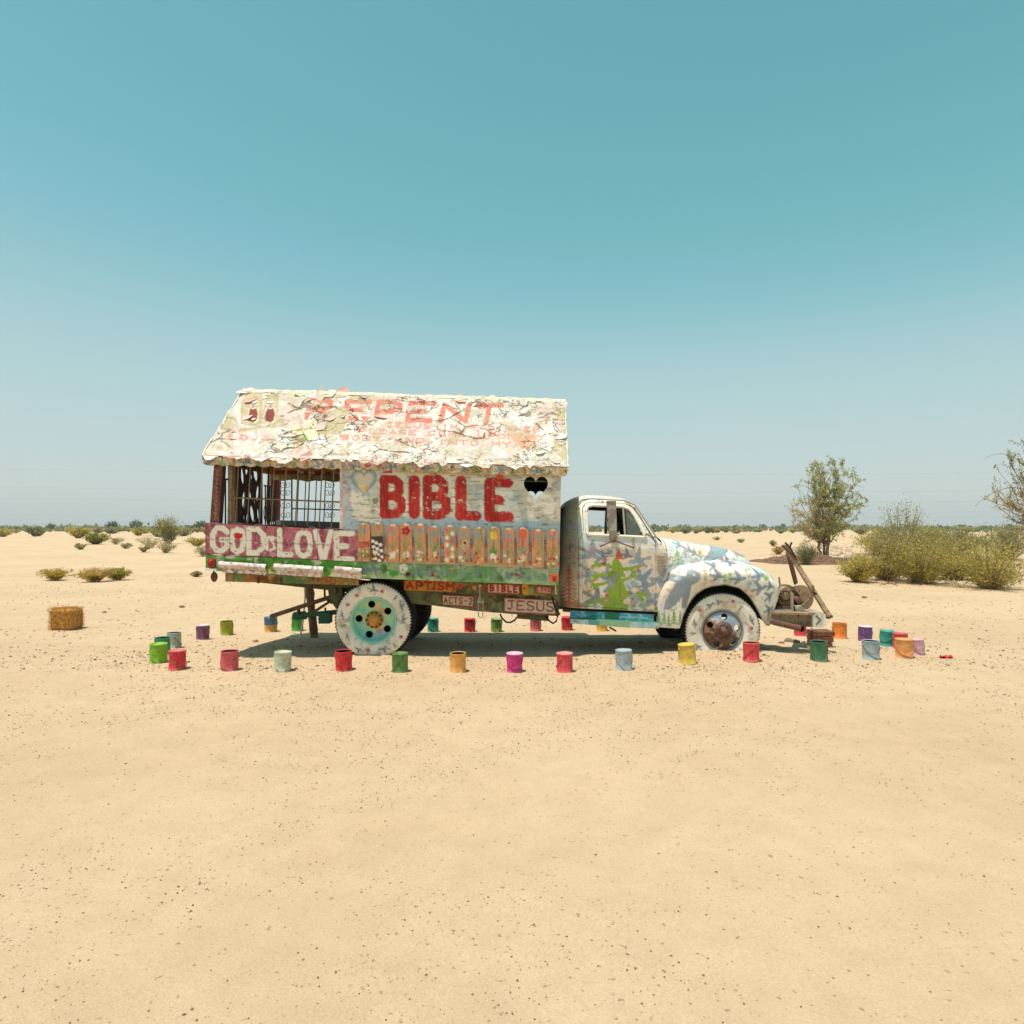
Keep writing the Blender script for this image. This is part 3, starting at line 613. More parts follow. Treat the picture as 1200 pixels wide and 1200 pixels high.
# sign boards GOD IS LOVE : two rows of boards on the rail
def p_sign(c):
    c.fill('a0525c').blotch('b4636c', .05, .5, 21, sy=2).blotch('8c444e', .16, .6, 22, sy=.5).blotch('c79aa0', .3, .68, 23)
    w = 6.4; k = dict(wob=1.2, wear=.10); wh = 'e2d8c6'
    for ch, x0, y0, x1, y1 in (('G', 246, 615.5, 269.5, 648.5), ('O', 268.5, 617, 288.5, 650), ('D', 288.5, 617, 312, 651), ('L', 324.5, 618.5, 344, 653), ('O', 344.5, 620, 367, 655), ('V', 366.5, 620, 391, 661), ('E', 391, 622, 416, 658.5)):
        c.glyph(ch, x0, y0, x1, y1, w, wh, **k)
    for st in ([(313, 631), (313, 644)], [(322, 631), (318, 633), (321, 638), (322, 642), (317, 645)]): c.stroke(st, 2.6, wh, wob=1.6)
    c.ell(317, 630, 5, 2, wh, wob=2)
    c.poly([(273.5, 626), (276, 624.5), (280, 624.5), (284.5, 626), (284, 630), (279, 631.5), (274.5, 630.5)], 'c01f22'); c.ell(279, 637, 2.6, 3, '8f5458', wear=.1)
    for x, y in ((276, 646), (306, 637), (336, 639), (336, 649), (395, 642), (397, 653), (367, 634), (366, 640), (305, 648), (250, 617), (269, 636), (414, 634)): c.ell(x, y, .9, .9, '33231f', wob=0)
    c.blotch('5e3a34', .5, .74, 24, amt=.6)
xs = [241.5, 269, 324, 372, 419.5]
def sy_top(x): return 612.5+(x-241.5)*.0534
def sy_bot(x): return 649+(x-241.5)*.0517
for i in range(4):
    for j in range(2):
        a, b_ = xs[i]+.12, xs[i+1]-.12; t0, t1 = (0, .5) if j == 0 else (.506, 1)
        L = lambda x, t: (x, sy_top(x)+(sy_bot(x)-sy_top(x))*t)
        panel('sign_board', [L(a, t0), L(b_, t0), L(b_, t1), L(a, t1)], 7.585+.003*((i+j) % 2), .03, p_sign, TR, res=.0105, side='6d3a40')
MB().slab([(241, 613), (419, 622.5), (419, 657), (241, 649)], 7.585, .03, at=mir(7.585)-.03).build('side_board', 'maroon', TR)
MB().box((-3.545, YH, 1.38), (.03, 2.12, .36)).build('tail_board', 'maroon', TR)
# white lumpy ledges with pink lower edge
for k, (x0, y0, x1, y1) in enumerate([(258, 657.5, 313, 661), (322, 660, 380, 664), (393.5, 663, 425, 666)]):
    r = np.random.default_rng(60+k); n = int((x1-x0)*1.0); m = 9; V = []; 
    for j in range(m):
        for i in range(n+1):
            t = i/n; px = x0+(x1-x0)*t; py = y0+(y1-y0)*t; q = P(px, py+8.0*j/(m-1), 7.60)
            bulge = .055*math.sin(math.pi*(j+.6)/(m+.2))**.6+.007*r.random(); V.append((q.x, q.y-bulge, q.z+.002*r.normal()))
    FF = [(j*(n+1)+i, j*(n+1)+i+1, (j+1)*(n+1)+i+1, (j+1)*(n+1)+i) for j in range(m-1) for i in range(n)]
    U = np.array([v[0] for v in V])*100; Zv = np.array([v[2] for v in V])*100
    cv = Canvas(U, Zv); cv.fill('ddd2c8'); cv.blotch('c9a8a4', .35, .54, 61+k).blotch('9a8f90', .3, .68, 66+k)
    lg = mesh_np('lumpy_ledge', V, FF, cv.c, 'paint', TR)
    def p_strip(c, k=k):
        c.fill('d6a8a2' if k != 2 else 'dcc8b8').blotch('efe4d4', .45, .5, 71+k).blotch('3a2620' if k == 0 else 'a04a44', .55, .60 if k == 0 else .66, 75+k)
    panel('ledge_strip', [(x0+.6, y0+8.6), (x1-.6, y1+8.6), (x1-1.5, y1+13), (x0+1.5, y0+13)], 7.582, .02, p_strip, lg, res=.011)
# under beam, tail lamp, hanging disc
def p_beam(c):
    c.fill('6f8a52').blotch('5d7a4a', .07, .5, 81).blotch('a8703a', .09, .55, 82).blotch('7a4a26', .13, .6, 83).blotch('b89a5c', .2, .68, 84)
    c.poly([(262, 665), (272, 665), (272, 684), (262, 684)], 'b5806c', wear=.2)
panel('under_beam', [(264, 667), (420, 677), (420, 686), (316, 683), (264, 681.5)], 7.68, .06, p_beam, TR, res=.012, side='4a4a30')
for x, y in ((302, 682), (328.5, 682.5)): MB().slab([(x-1, y-6), (x+1.4, y-6), (x+1.4, y+1.6), (x-1, y+1.6)], 7.66, .03).build('bolt_tab', 'rust', TR)
lm = MB().slab([(243, 654.5), (251.5, 655), (251.5, 665), (243, 665)], 7.57, .05).build('tail_lamp', 'brick_red', TR, bevel=.004)
MB().lathe(P(246.8, 658.3, 7.57), [(.001, -.022), (.016, -.018), (.026, -.006), (.028, 0), (.028, .01)], n=20).build('lens', 'red_lens', lm, smooth=True)
MB().slab([(241, 666), (253, 667), (253, 669), (241, 668.5)], 7.55, .09).build('lamp_bracket', 'white_paint', TR)
mb = MB(); c0 = P(251, 676, 7.6)
mb.lathe(c0, [(.001, -.012), (.05, -.012), (.055, 0), (.05, .012), (.001, .012)], n=20); mb.v = [tuple(c0+Vector(((v[0]-c0.x)*.72, v[1]-c0.y, (v[2]-c0.z)*1.1))) for v in mb.v]
mb.tube([P(250, 667, 7.6), P(251, 672, 7.6)], .008, 6); mb.build('hanging_disc', 'rust', TR, smooth=True)
lm = MB().slab([(644, 672), (654.5, 672.5), (654.5, 682), (644, 681.5)], 7.585, .035).build('side_lamp', 'orange_lamp', TR, bevel=.003)
mb = MB(); c0 = P(649.6, 677.6, 7.585); mb.lathe(c0, [(.001, -.025), (.02, -.02), (.026, -.006), (.026, .004)], n=18)
mb.v = [tuple(c0+Vector(((v[0]-c0.x)*.9, v[1]-c0.y, (v[2]-c0.z)*1.45))) for v in mb.v]; mb.build('lens', 'red_lens', lm, smooth=True)
# baptism board and frame rail with name plates
def p_bap(c):
    c.fill('7a6a38').blotch('8c7a40', .08, .5, 91).blotch('5a4a28', .1, .58, 92); c.poly([(440, 674), (533, 681), (533, 696), (440, 690)], 'b8791f', 1, wear=.1)
    c.poly([(440, 672), (474, 680), (474, 694), (440, 690)], '4a2216', 1)
    for ch, x0, x1 in (('B', 466, 474), ('A', 475, 485.5), ('P', 487, 495.5), ('T', 496.5, 506), ('I', 507, 511), ('S', 512, 521), ('M', 522.5, 533)):
        y = 680.5+(x0-470)*.024; c.glyph(ch, x0, y, x1, y+10.5, 2.5, 'a12a1a', wob=1)
    c.ell(539, 687, 3.2, 3, 'c8342a'); c.ell(556, 689, 3, 2.4, 'cf9030'); c.ell(565, 689, 2.4, 4, 'b04a2c'); c.poly([(612, 683), (619.5, 684), (619.5, 697), (612, 697)], 'd9962c', 1, wear=.12); c.ell(623, 692, 2.5, 4, '8a9a5c')
    c.blotch('3a2c1c', .3, .66, 93, amt=.7)
panel('lettered_board', [(473, 678), (655, 686), (655, 699), (480, 692), (473, 691.5)], 7.70, .04, p_bap, TR, res=.010, side='4a3a22')
def p_fr(c): c.fill('6d7048').blotch('7d7f56', .06, .5, 95).blotch('4f5234', .1, .57, 96).blotch('8a6a48', .16, .66, 97)
panel('frame_rail', [(474, 689), (655, 695), (655, 722), (600, 719.5), (556, 716), (507, 709.5), (478, 707)], 7.95, .05, p_fr, TR, res=.014, side='3a3a26')
MB().slab([(270, 672), (478, 690), (478, 702), (270, 679)], 8.25, .08).build('frame_rail', 'chassis_green', TR)
MB().slab([(300, 668), (655, 694), (655, 712), (300, 674)], 8.25, .06, at=9.2).build('frame_rail', 'chassis_green', TR)
def plate(name, q, d, border, fillc, word, box, lw, col, th=.012):
    def pt(c):
        c.fill(border); cx = sum(p[0] for p in q)/4; cy = sum(p[1] for p in q)/4
        c.poly([(x+(1.1 if x < cx else -1.1), y+(1.1 if y < cy else -1.1)) for x, y in q], fillc, .6)
        x0, y0, x1, y1, h = box; c.text(word, x0, y0, x1, y1, h, lw, col, wob=.5, soft=.7); c.blotch('8a6a58', .4, .72, 99, amt=.6)
    panel(name, q, d, th, pt, TR, res=.0075, side='5a3a2c')
plate('name_plate', [(518, 696.5), (555.5, 698.5), (555.5, 711.5), (518, 709)], 7.925, '8c3a30', 'd8b8a4', 'ACTS-2', (519.5, 699.2, 554.5, 700.8, 8.2), 1.25, '6a2c24')
plate('name_plate', [(590.5, 700), (651.5, 703), (651.5, 720.5), (590.5, 717.5)], 7.925, '8c3a30', 'd8bcaa', 'JESUS', (593, 703.2, 650.5, 705.8, 11.6), 1.5, '7a3026')
plate('name_plate', [(571, 683.5), (609, 685), (609, 696.5), (571, 695)], 7.69, '8c3a30', 'dcae92', 'BIBLE', (573, 684.6, 607.5, 686.4, 8.8), 2.2, '9a2420')
plate('name_plate', [(628, 686.8), (646, 687.6), (646, 696), (628, 695.2)], 7.69, '9a4032', 'd9a68c', 'LOVE', (629, 688, 645.5, 688.8, 5.2), 1.1, '8c2a22')
# hanging hook, hoses, tank
mb = MB(); mb.tube([P(562, 684, 7.66), P(562.5, 706, 7.66)], .008, 6)
mb.tube([P(561, 700, 7.66), P(560.5, 715, 7.66), P(560.7, 722, 7.66), P(563, 724, 7.66), P(565.7, 722, 7.66), P(566, 712, 7.66), P(566, 700, 7.66)], .006, 6)
mb.slab([(559, 704), (567.5, 704.5), (567.5, 707), (559, 706.5)], 7.655, .02); mb.slab([(560.5, 685), (564.5, 685), (564.5, 688), (560.5, 688)], 7.65, .03)
mb.tube([P(566, 722, 7.66), P(568, 726, 7.66), P(570, 721, 7.66)], .003, 5); mb.build('hanging_hook', 'tan_metal', TR)
MB().slab([(606, 719), (643, 721.5), (643, 728), (606, 725)], 8.0, .35).build('tank', 'chassis_green', TR, bevel=.008)
mb = MB()
mb.tube([P(586, 719.5, 7.95), P(588, 724, 7.95), P(593, 729, 7.95), P(598, 729.5, 7.95), P(603, 727, 7.95), P(606, 723, 7.95)], .011, 8)
mb.tube([P(640, 722, 7.95), P(643, 727, 7.95), P(648, 730.5, 7.95), P(652, 728, 7.95), P(653.5, 722, 7.95), P(650, 719, 7.95)], .011, 8)
mb.tube([P(645, 692, 7.75), P(648, 703, 7.72), P(651, 714, 7.72), P(656, 720, 7.75)], .012, 8); mb.build('hose', 'black_rubber', TR, smooth=True)
MB().tube([P(651, 685, 7.66), P(651.5, 697, 7.66)], .006, 6).build('rod', 'white_paint', TR)
# rear spring hanger and axle gear
mb = MB(); mb.slab([(383, 684), (400, 686), (404, 712), (394, 714), (386, 702)], 8.0, .12); mb.slab([(378, 678), (440, 684), (440, 690), (380, 688)], 7.95, .3)
mb.lathe(P(391, 692, 7.98), [(.001, -.02), (.04, -.02), (.045, 0), (.045, .05)], n=14); mb.build('spring_hanger', 'chassis_green', TR)
for k in range(4): MB().slab([(383+k*4, 703+k*2.6), (478-k*7, 708+k*2.4), (478-k*7, 710+k*2.4), (383+k*4, 705+k*2.6)], 8.20, .07).build('leaf_spring', 'steel_dark', TR)
MB().tube([(-1.634, 7.9, .43), (-1.634, 9.7, .40)], [.07, .07], 12).build('rear_axle', 'steel_dark', TR)
MB().lathe((-1.634, 8.8, .42), [(.001, -.2), (.12, -.17), (.17, 0), (.12, .17), (.001, .2)], n=16).build('differential', 'steel_dark', TR, smooth=True)
MB().tube([P(317, 722.5, 8.7), P(394, 697.5, 8.7)], .03, 4).build('drag_bar', 'wood', TR)
MB().tube([P(365, 719, 8.75), P(394, 700, 8.75)], .02, 4).build('drag_bar', 'wood', TR)
MB().tube([P(380, 685, 8.7), P(381, 704, 8.7)], .014, 6).build('hanger_rod', 'rust', TR)
mb = MB(); mb.slab([(373, 719), (386, 718), (386, 731), (373, 731)], 8.85, .16); mb.tube([P(343, 722, 8.95), P(398, 717, 8.95)], .035, 8); mb.tube([P(381, 712, 8.9), P(382, 720, 8.9)], .015, 6)
mb.slab([(343, 718), (356, 717), (358, 726), (343, 727)], 8.95, .1); mb.build('tow_gear', 'teal_part', TR, bevel=.004)
MB().lathe(P(350, 716.5, 8.85), [(.001, -.05), (.02, -.04), (.025, 0), (.02, .04), (.001, .05)], 'Z', 10).build('knob', 'rust', TR)
# ------------------------------------------------------------------ house on the bed
EL, ER = Vector((X(238, 7.60), 7.60, Z(535, 7.60))), Vector((X(664, 7.60), 7.60, Z(548.5, 7.60)))
RL, RR = Vector((X(287, YH), YH, Z(458, YH))), Vector((X(660.5, YH), YH, Z(470, YH)))
def roof_near():
    nu, nv = 440, 150; s = np.linspace(0, 1, nu); t = np.linspace(0, 1, nv); S, T = np.meshgrid(s, t); S = S.ravel(); T = T.ravel()
    A = np.array(EL)+np.outer(S, np.array(ER-EL)); B = np.array(RL)+np.outer(S, np.array(RR-RL)); Q = A+(B-A)*T[:, None]
    nrm = np.array((ER-EL).cross(RL-EL)); nrm /= np.linalg.norm(nrm)
    if nrm[2] < 0: nrm = -nrm
    U = 600+Q[:, 0]*F/Q[:, 1]; V = HZ-(Q[:, 2]-CH)*F/Q[:, 1]
    um = S*4.2; vm = T*1.55
    c = Canvas(U, V); c.fill('d8cec4').blotch('e0d9d0', .05, .5, 201).blotch('cfbfae', .06, .60, 202).blotch('d8bdb4', .045, .57, 203, amt=.85).blotch('cdbfa8', .18, .63, 204, amt=.6)
    pk = 'cb7663'; pk2 = 'cd8270'
    for ch, x0, x1 in (('R', 357, 391), ('E', 401, 436), ('P', 437, 472), ('E', 475, 511), ('N', 514, 552), ('T', 553, 590)):
        y0 = 468+(x0-357)*.032
        for st in FONT[ch]:
            pts = []
            for a, b_ in st:
                yy = y0+2.5+b_*20; pts.append((x0+3+a*(x1-x0-9)-(b_-.0)*4.5+4, yy))
            c.stroke(pts, 5.8, pk, wob=2.2, wear=.10, amt=.95)
    for w, x0, y0, x1, y1 in (('JESUS IM A SINNER', 452, 496, 634, 501.5), ('PLEASE COME UPON MY', 420, 503, 640, 511), ('BODY AND INTO MY', 398, 510.5, 600, 519.5)):
        c.text(w, x0, y0, x1, y1, 7.2, 1.9, pk2, wob=2.4, wear=.16, amt=.85)
    c.text('LOVE', 267, 510.5, 318, 511.5, 7.5, 2.0, pk2, wob=2, wear=.2, amt=.85)
    c.poly(heart(615, 521, 30, 24), 'e0a58c', 1.6, amt=.95)
    c.ell(360, 505, 18, 12, 'f0d8b0', wob=6, amt=.8); c.ell(357, 516, 6, 3.5, '8fb060', wob=3, wear=.2); c.stroke([(352, 498), (357, 514)], 1.6, '9ab070')
    for x, y in ((291, 527), (300, 530), (325, 524), (330, 530)): c.ell(x, y, 5, 2, 'c9cfa0', wob=3, amt=.7)
    for x, y in ((330, 524), (345, 521), (385, 527), (480, 524), (520, 529), (570, 532)): c.ell(x, y, 6, 2, 'dcd2b2', wob=4, amt=.5)
    # peeled patches, the old roof skin shows
    tan = 'bfae86'; peel = np.zeros(len(S))
    def patch(pts, wob=3):
        nonlocal peel
        k = Canvas(U, V); k.poly(pts, (1, 1, 1), wob); peel = np.maximum(peel, k.c[:, 0])
    patch([(385, 487), (393, 481), (402, 478), (409, 482), (408, 492), (403, 503), (396, 510), (383, 511), (372, 508), (373, 500), (380, 496)]); patch([(650, 484), (663, 478), (664, 490), (655, 494)]); patch([(652, 512), (658, 505), (664, 505), (664, 541), (640, 541), (648, 528)])
    patch([(258, 505), (268, 490), (276, 490), (270, 500), (262, 508)]); patch([(280, 507), (284, 503), (300, 503), (296, 507)]); patch([(310, 473), (318, 461), (327, 462), (325, 495), (322, 503), (312, 503)], 1); patch([(284, 473), (289, 461), (309, 462), (306, 503), (283, 498)], 1); patch([(325, 493), (335, 494), (334, 499), (326, 498)])
    c.mixm(peel*(.82+.18*fbm(U*.2, V*.2, 205)), tan)
    c.blotch('a8976c', .12, .6, 206, amt=.45)
    for x in (297, 317):     # a pair of owls cut from board
        c.poly([(x-6, 471), (x+6, 471), (x+5.5, 477), (x+6, 490), (x+4, 496), (x-6, 496), (x-7, 488), (x-5, 478)], 'e9dcc6', .8); c.poly([(x-4, 480), (x+4, 480), (x+5.5, 486), (x+4, 493), (x, 496), (x-6, 495), (x-6, 487)], '8a4034', .8)
        c.ell(x-3, 477, 2.6, 2.6, 'a0684c', wob=0); c.ell(x+3, 477, 2.6, 2.6, 'a0684c', wob=0); c.ell(x-3, 477, 1.7, 1.7, 'f0e2d0', wob=0); c.ell(x+3, 477, 1.7, 1.7, 'f0e2d0', wob=0); c.ell(x-3, 477, .8, .8, '6a3a28', wob=0); c.ell(x+3, 477, .8, .8, '6a3a28', wob=0); c.stroke([(x-5, 472.5), (x, 474), (x+5, 472.5)], 1.1, '54331f'); c.stroke([(x, 474), (x, 478)], .9, '54331f')
    # cracks: warped cell edges at two scales, broken up by noise
    h = np.zeros(len(S)); r = np.random.default_rng(5)
    wu = um+.16*(fbm(um*3, vm*3, 207)-.5)+.05*(fbm(um*12, vm*12, 208)-.5); wv = vm+.16*(fbm(um*3, vm*3, 209)-.5)+.05*(fbm(um*12, vm*12, 210)-.5)
    crack = np.zeros(len(S)); curl = np.zeros(len(S))
    for N, thr, width, amp in ((90, .55, .009, .011), (520, .66, .006, .007), (1300, .72, .006, .005)):
        cx = r.random(N)*4.3-.05; cy = r.random(N)*1.65-.05; f1_ = np.full(len(S), 9.); f2_ = np.full(len(S), 9.); id1 = np.zeros(len(S), int)
        for k in range(N):
            d = np.hypot((wu-cx[k]), (wv-cy[k])*1.25); new = d < f1_
            f2_ = np.where(new, f1_, np.minimum(f2_, d)); id1 = np.where(new, k, id1); f1_ = np.where(new, d, f1_)
        e = f2_-f1_; on = sstep(thr-.05, thr+.05, fbm(um*2.6, vm*2.6, 211+N, 3)*.8+.2*fbm(um*9, vm*9, 212+N, 2)+.06); lev = r.random(N)[id1]
        wd = width*(.5+1.2*fbm(um*6, vm*6, 213+N))
        crack = np.maximum(crack, (1-sstep(wd*.4, wd*1.1, e))*on); curl += amp*(1-sstep(0, .05, e))*on*(lev > .3)+amp*.6*(lev-.5)*on
    crack *= (1-.85*peel)
    h = curl*(1-crack)-.010*crack+.022*(fbm(um*5, vm*5, 214)-.5)+.010*(fbm(um*20, vm*20, 215)-.5)-.008*peel
    c.mixm(crack*.85, '86705e')
    chips = sstep(.70, .74, fbm(U*.42, V*.75, 216, 4))*sstep(.42, .55, fbm(U*.05, V*.05, 217)); c.mixm(chips*.85*(1-peel), 'b09a78'); h -= chips*.004
    edge = np.minimum(T, 1-T); h *= sstep(0, .02, edge)*.9+.1
    ridge = np.exp(-((T-1)/.025)**2); c.mixm(ridge*.8, 'f4efe2')
    V3 = Q+nrm*(h+.02)[:, None]
    I = np.arange(nu*nv).reshape(nv, nu); FF = np.stack([I[:-1, :-1], I[:-1, 1:], I[1:, 1:], I[1:, :-1]], -1).reshape(-1, 4)
    return mesh_np('roof', V3, FF.tolist(), c.c, 'roof_paint', TR, smooth=False)
ROOF = roof_near()
def roof_flakes():      # curled flakes of old paint lifting off the roof skin: far too many to count
    r = np.random.default_rng(91); V = []; FF = []; C = []; ex = np.array(ER-EL); ey0 = np.array(RL-EL); ey1 = np.array(RR-ER); nrm = np.cross(ex, ey0); nrm /= np.linalg.norm(nrm); nrm = nrm if nrm[2] > 0 else -nrm
    for k in range(380):
        s, t = r.random(), (r.random() if k > 70 else .012*r.random()); w = fbm(np.array([s*9.]), np.array([t*4.]), 92)[0]
        if k > 70 and (w < .42 or (.26 < s < .93 and .3 < t < .95 and r.random() < .55)): continue
        o = np.array(EL)+ex*s+(ey0*(1-s)+ey1*s)*t; R = .035+.10*r.random()**2.4; s = min(max(s, .6*R/4.2), 1-.6*R/4.2); t = min(t, .90-1.3*R/1.5); n = 9; ph = r.random()*6.28; lift = R*(.14+.26*r.random()); u = ex/np.linalg.norm(ex); v = ey0/np.linalg.norm(ey0); base = len(V); rad = R*(.6+.6*r.random(n)); asp = .5+.5*r.random(); rot = r.random()*6.28
        col = np.array(lin(['e0d8ce', 'd8ccc0', 'd4bcb2', 'd2c4ac', 'd4a494'][min(4, int(r.random()*5.3))]))*(.9+.12*r.random())
        for q in range(3):
            for i in range(n):
                a = 2*math.pi*i/n; rr = rad[i]*(0.08, .55, 1)[q]; x, y = rr*math.cos(a), rr*math.sin(a)*asp; x, y = x*math.cos(rot)-y*math.sin(rot), x*math.sin(rot)+y*math.cos(rot)
                p = (x*math.cos(ph)+y*math.sin(ph))/R; h = .016+lift*max(0, p)**2+.25*lift*max(0, -p)**2; V.append(o+u*x+v*y+nrm*h); C.append(col)
        FF.append([base+i for i in range(n)]); FF += [[base+q*n+i, base+q*n+(i+1) % n, base+(q+1)*n+(i+1) % n, base+(q+1)*n+i] for q in range(2) for i in range(n)]
    tag(mesh_np('paint_flakes', np.array(V), FF, np.array(C), 'roof_paint', ROOF, smooth=False), kind='stuff')
roof_flakes()
def p4(a, b_, s, t): return a+(b_-a)*s
mb = MB()   # wooden underside of the near slope
dn = Vector((0, 0, -.045)); up0 = Vector((0, .004, -.004))
mb.hexa([EL+dn+up0, ER+dn+up0, RR+dn, RL+dn, EL+up0, ER+up0, RR, RL]).build('roof_deck', 'wood', TR)
FEL, FER = Vector((EL.x, mir(7.60), EL.z)), Vector((ER.x, mir(7.60), ER.z))
mb = MB(); mb.hexa([RL+Vector((0, .01, -.045)), RR+Vector((0, .01, -.045)), FER+dn, FEL+dn, RL+Vector((0, .01, .012)), RR+Vector((0, .01, .012)), FER, FEL]).build('roof', 'white_paint', TR)
g_ = MB(); r_ = np.random.default_rng(33); N_ = 60; vs = []
for i in range(N_):
    q = RL+(RR-RL)*(i/(N_-1)); j = r_.normal(size=4)*.006; vs += [q+Vector((0, -.055+j[0], -.022)), q+Vector((0, -.02, .026+j[1])), q+Vector((0, .03, .024+j[2])), q+Vector((0, .07+j[3], -.03))]
g_._add(vs, [(i*4+k, i*4+k+1, i*4+5+k, i*4+4+k) for i in range(N_-1) for k in range(3)]+[(0, 1, 2, 3), tuple(4*(N_-1)+k for k in (3, 2, 1, 0))]); g_.build('ridge_cap', 'old_cream', TR)
for a, b_, sx in ((EL, RL, -1), (ER, RR, 1), (FEL, RL, -1), (FER, RR, 1)):
    g_ = MB(); r_ = np.random.default_rng(int(abs(a.x*100)+a.y)); N_ = 26; jt = r_.normal(size=N_)*.007; jb = r_.normal(size=N_)*.005; jx = r_.normal(size=N_)*.004; vs = []
    for i in range(N_):
        q = a+(b_-a)*(i/(N_-1)); vs += [q+Vector((sx*.006, 0, -.055+jb[i])), q+Vector((sx*(.022+jx[i]), 0, -.055+jb[i])), q+Vector((sx*(.022+jx[i]), 0, .024+jt[i])), q+Vector((sx*.006, 0, .024+jt[i]))]
    g_._add(vs, [(i*4+k, i*4+(k+1) % 4, i*4+4+(k+1) % 4, i*4+4+k) for i in range(N_-1) for k in range(4)]+[(0, 1, 2, 3), tuple(4*(N_-1)+k for k in (3, 2, 1, 0))]); g_.build('barge_board', 'old_cream', TR)
for x, a, b_ in ((EL.x+.06, EL, RL), (ER.x-.06, ER, RR)):
    g_ = MB(); g_._add([(x, 7.68, a.z-.06), (x, YH, b_.z-.12), (x, 9.70, a.z-.06), (x+.025, 7.68, a.z-.06), (x+.025, YH, b_.z-.12), (x+.025, 9.70, a.z-.06)], [(0, 1, 2), (5, 4, 3), (0, 3, 4, 1), (1, 4, 5, 2), (2, 5, 3, 0)]); g_.build('gable', 'orange_wood', TR)
MB().tube([RL+Vector((.05, 0, -.1)), RR+Vector((-.05, 0, -.1))], .04, 4).build('ridge_beam', 'dark_wood', TR)
for k in range(9):
    x = EL.x+.25+k*.48; t = (x-EL.x)/(ER.x-EL.x); e = EL+(ER-EL)*t; q = RL+(RR-RL)*t
    for s in (1, -1):
        a = Vector((x, 7.66 if s == 1 else mir(7.66), e.z-.03)); b_ = Vector((x, YH-.02*s, q.z-.085)); MB().tube([a, b_], .025, 4).build('rafter', 'orange_wood', TR)
# scalloped eave boards with little painted birds and flowers
def scallop(y0, n):
    pts = [(238, y0), (664.5, y0+13.3)]; L = 426.5
    for k in range(n, 0, -1):
        for j in range(5):
            t = (k-j/5)/n; s = abs(math.sin(math.pi*(k-j/5))); pts.append((238+L*t, y0+9.0+13.3*t+1.9*abs(math.sin(math.pi*(j/5)))))
    pts.append((238, y0+9)); return pts
def p_eave(c):
    c.fill('cbb795').blotch('d9c3a6', .12, .5, 221).blotch('c9a89a', .1, .6, 222).blotch('a8946c', .3, .62, 223); r = random.Random(4)
    for k in range(30):
        x = 246+k*14.2; y = 540.5+(x-238)*.0312
        w = k % 3
        if w == 0: c.bird(x, y, 9, r.uniform(-.3, .3), '7d858c', wing=.8, wear=.1)
        elif w == 1: c.fir(x, y-3.5, 7, 7, '6a8f4a', 1.1)
        else: c.flower(x, y-1.5, 2.4, r.choice(['c9756a', 'd8a05c', 'c98a90']), 5, '7a8a50')
    c.poly(heart(431, 546.5, 15, 9), 'e8d2c8', .5); c.poly(heart(431, 546.3, 9, 5.5), 'cc5a52', .5); c.poly([(656, 544), (664, 544), (664, 547), (656, 547)], 'cf5a3c'); c.blotch('5a4030', .35, .70, 224, amt=.8)
panel('eave_board', scallop(534.5, 27), 7.590, .016, p_eave, TR, res=.0105, side='a8946c')
panel('eave_board', [(X(x, 7.58), Z(y, 7.58)) for x, y in scallop(535.3, 27)], mir(7.61), .016, lambda c: c.fill('a8946c'), TR, res=.05, px=False, side='8a7a54')
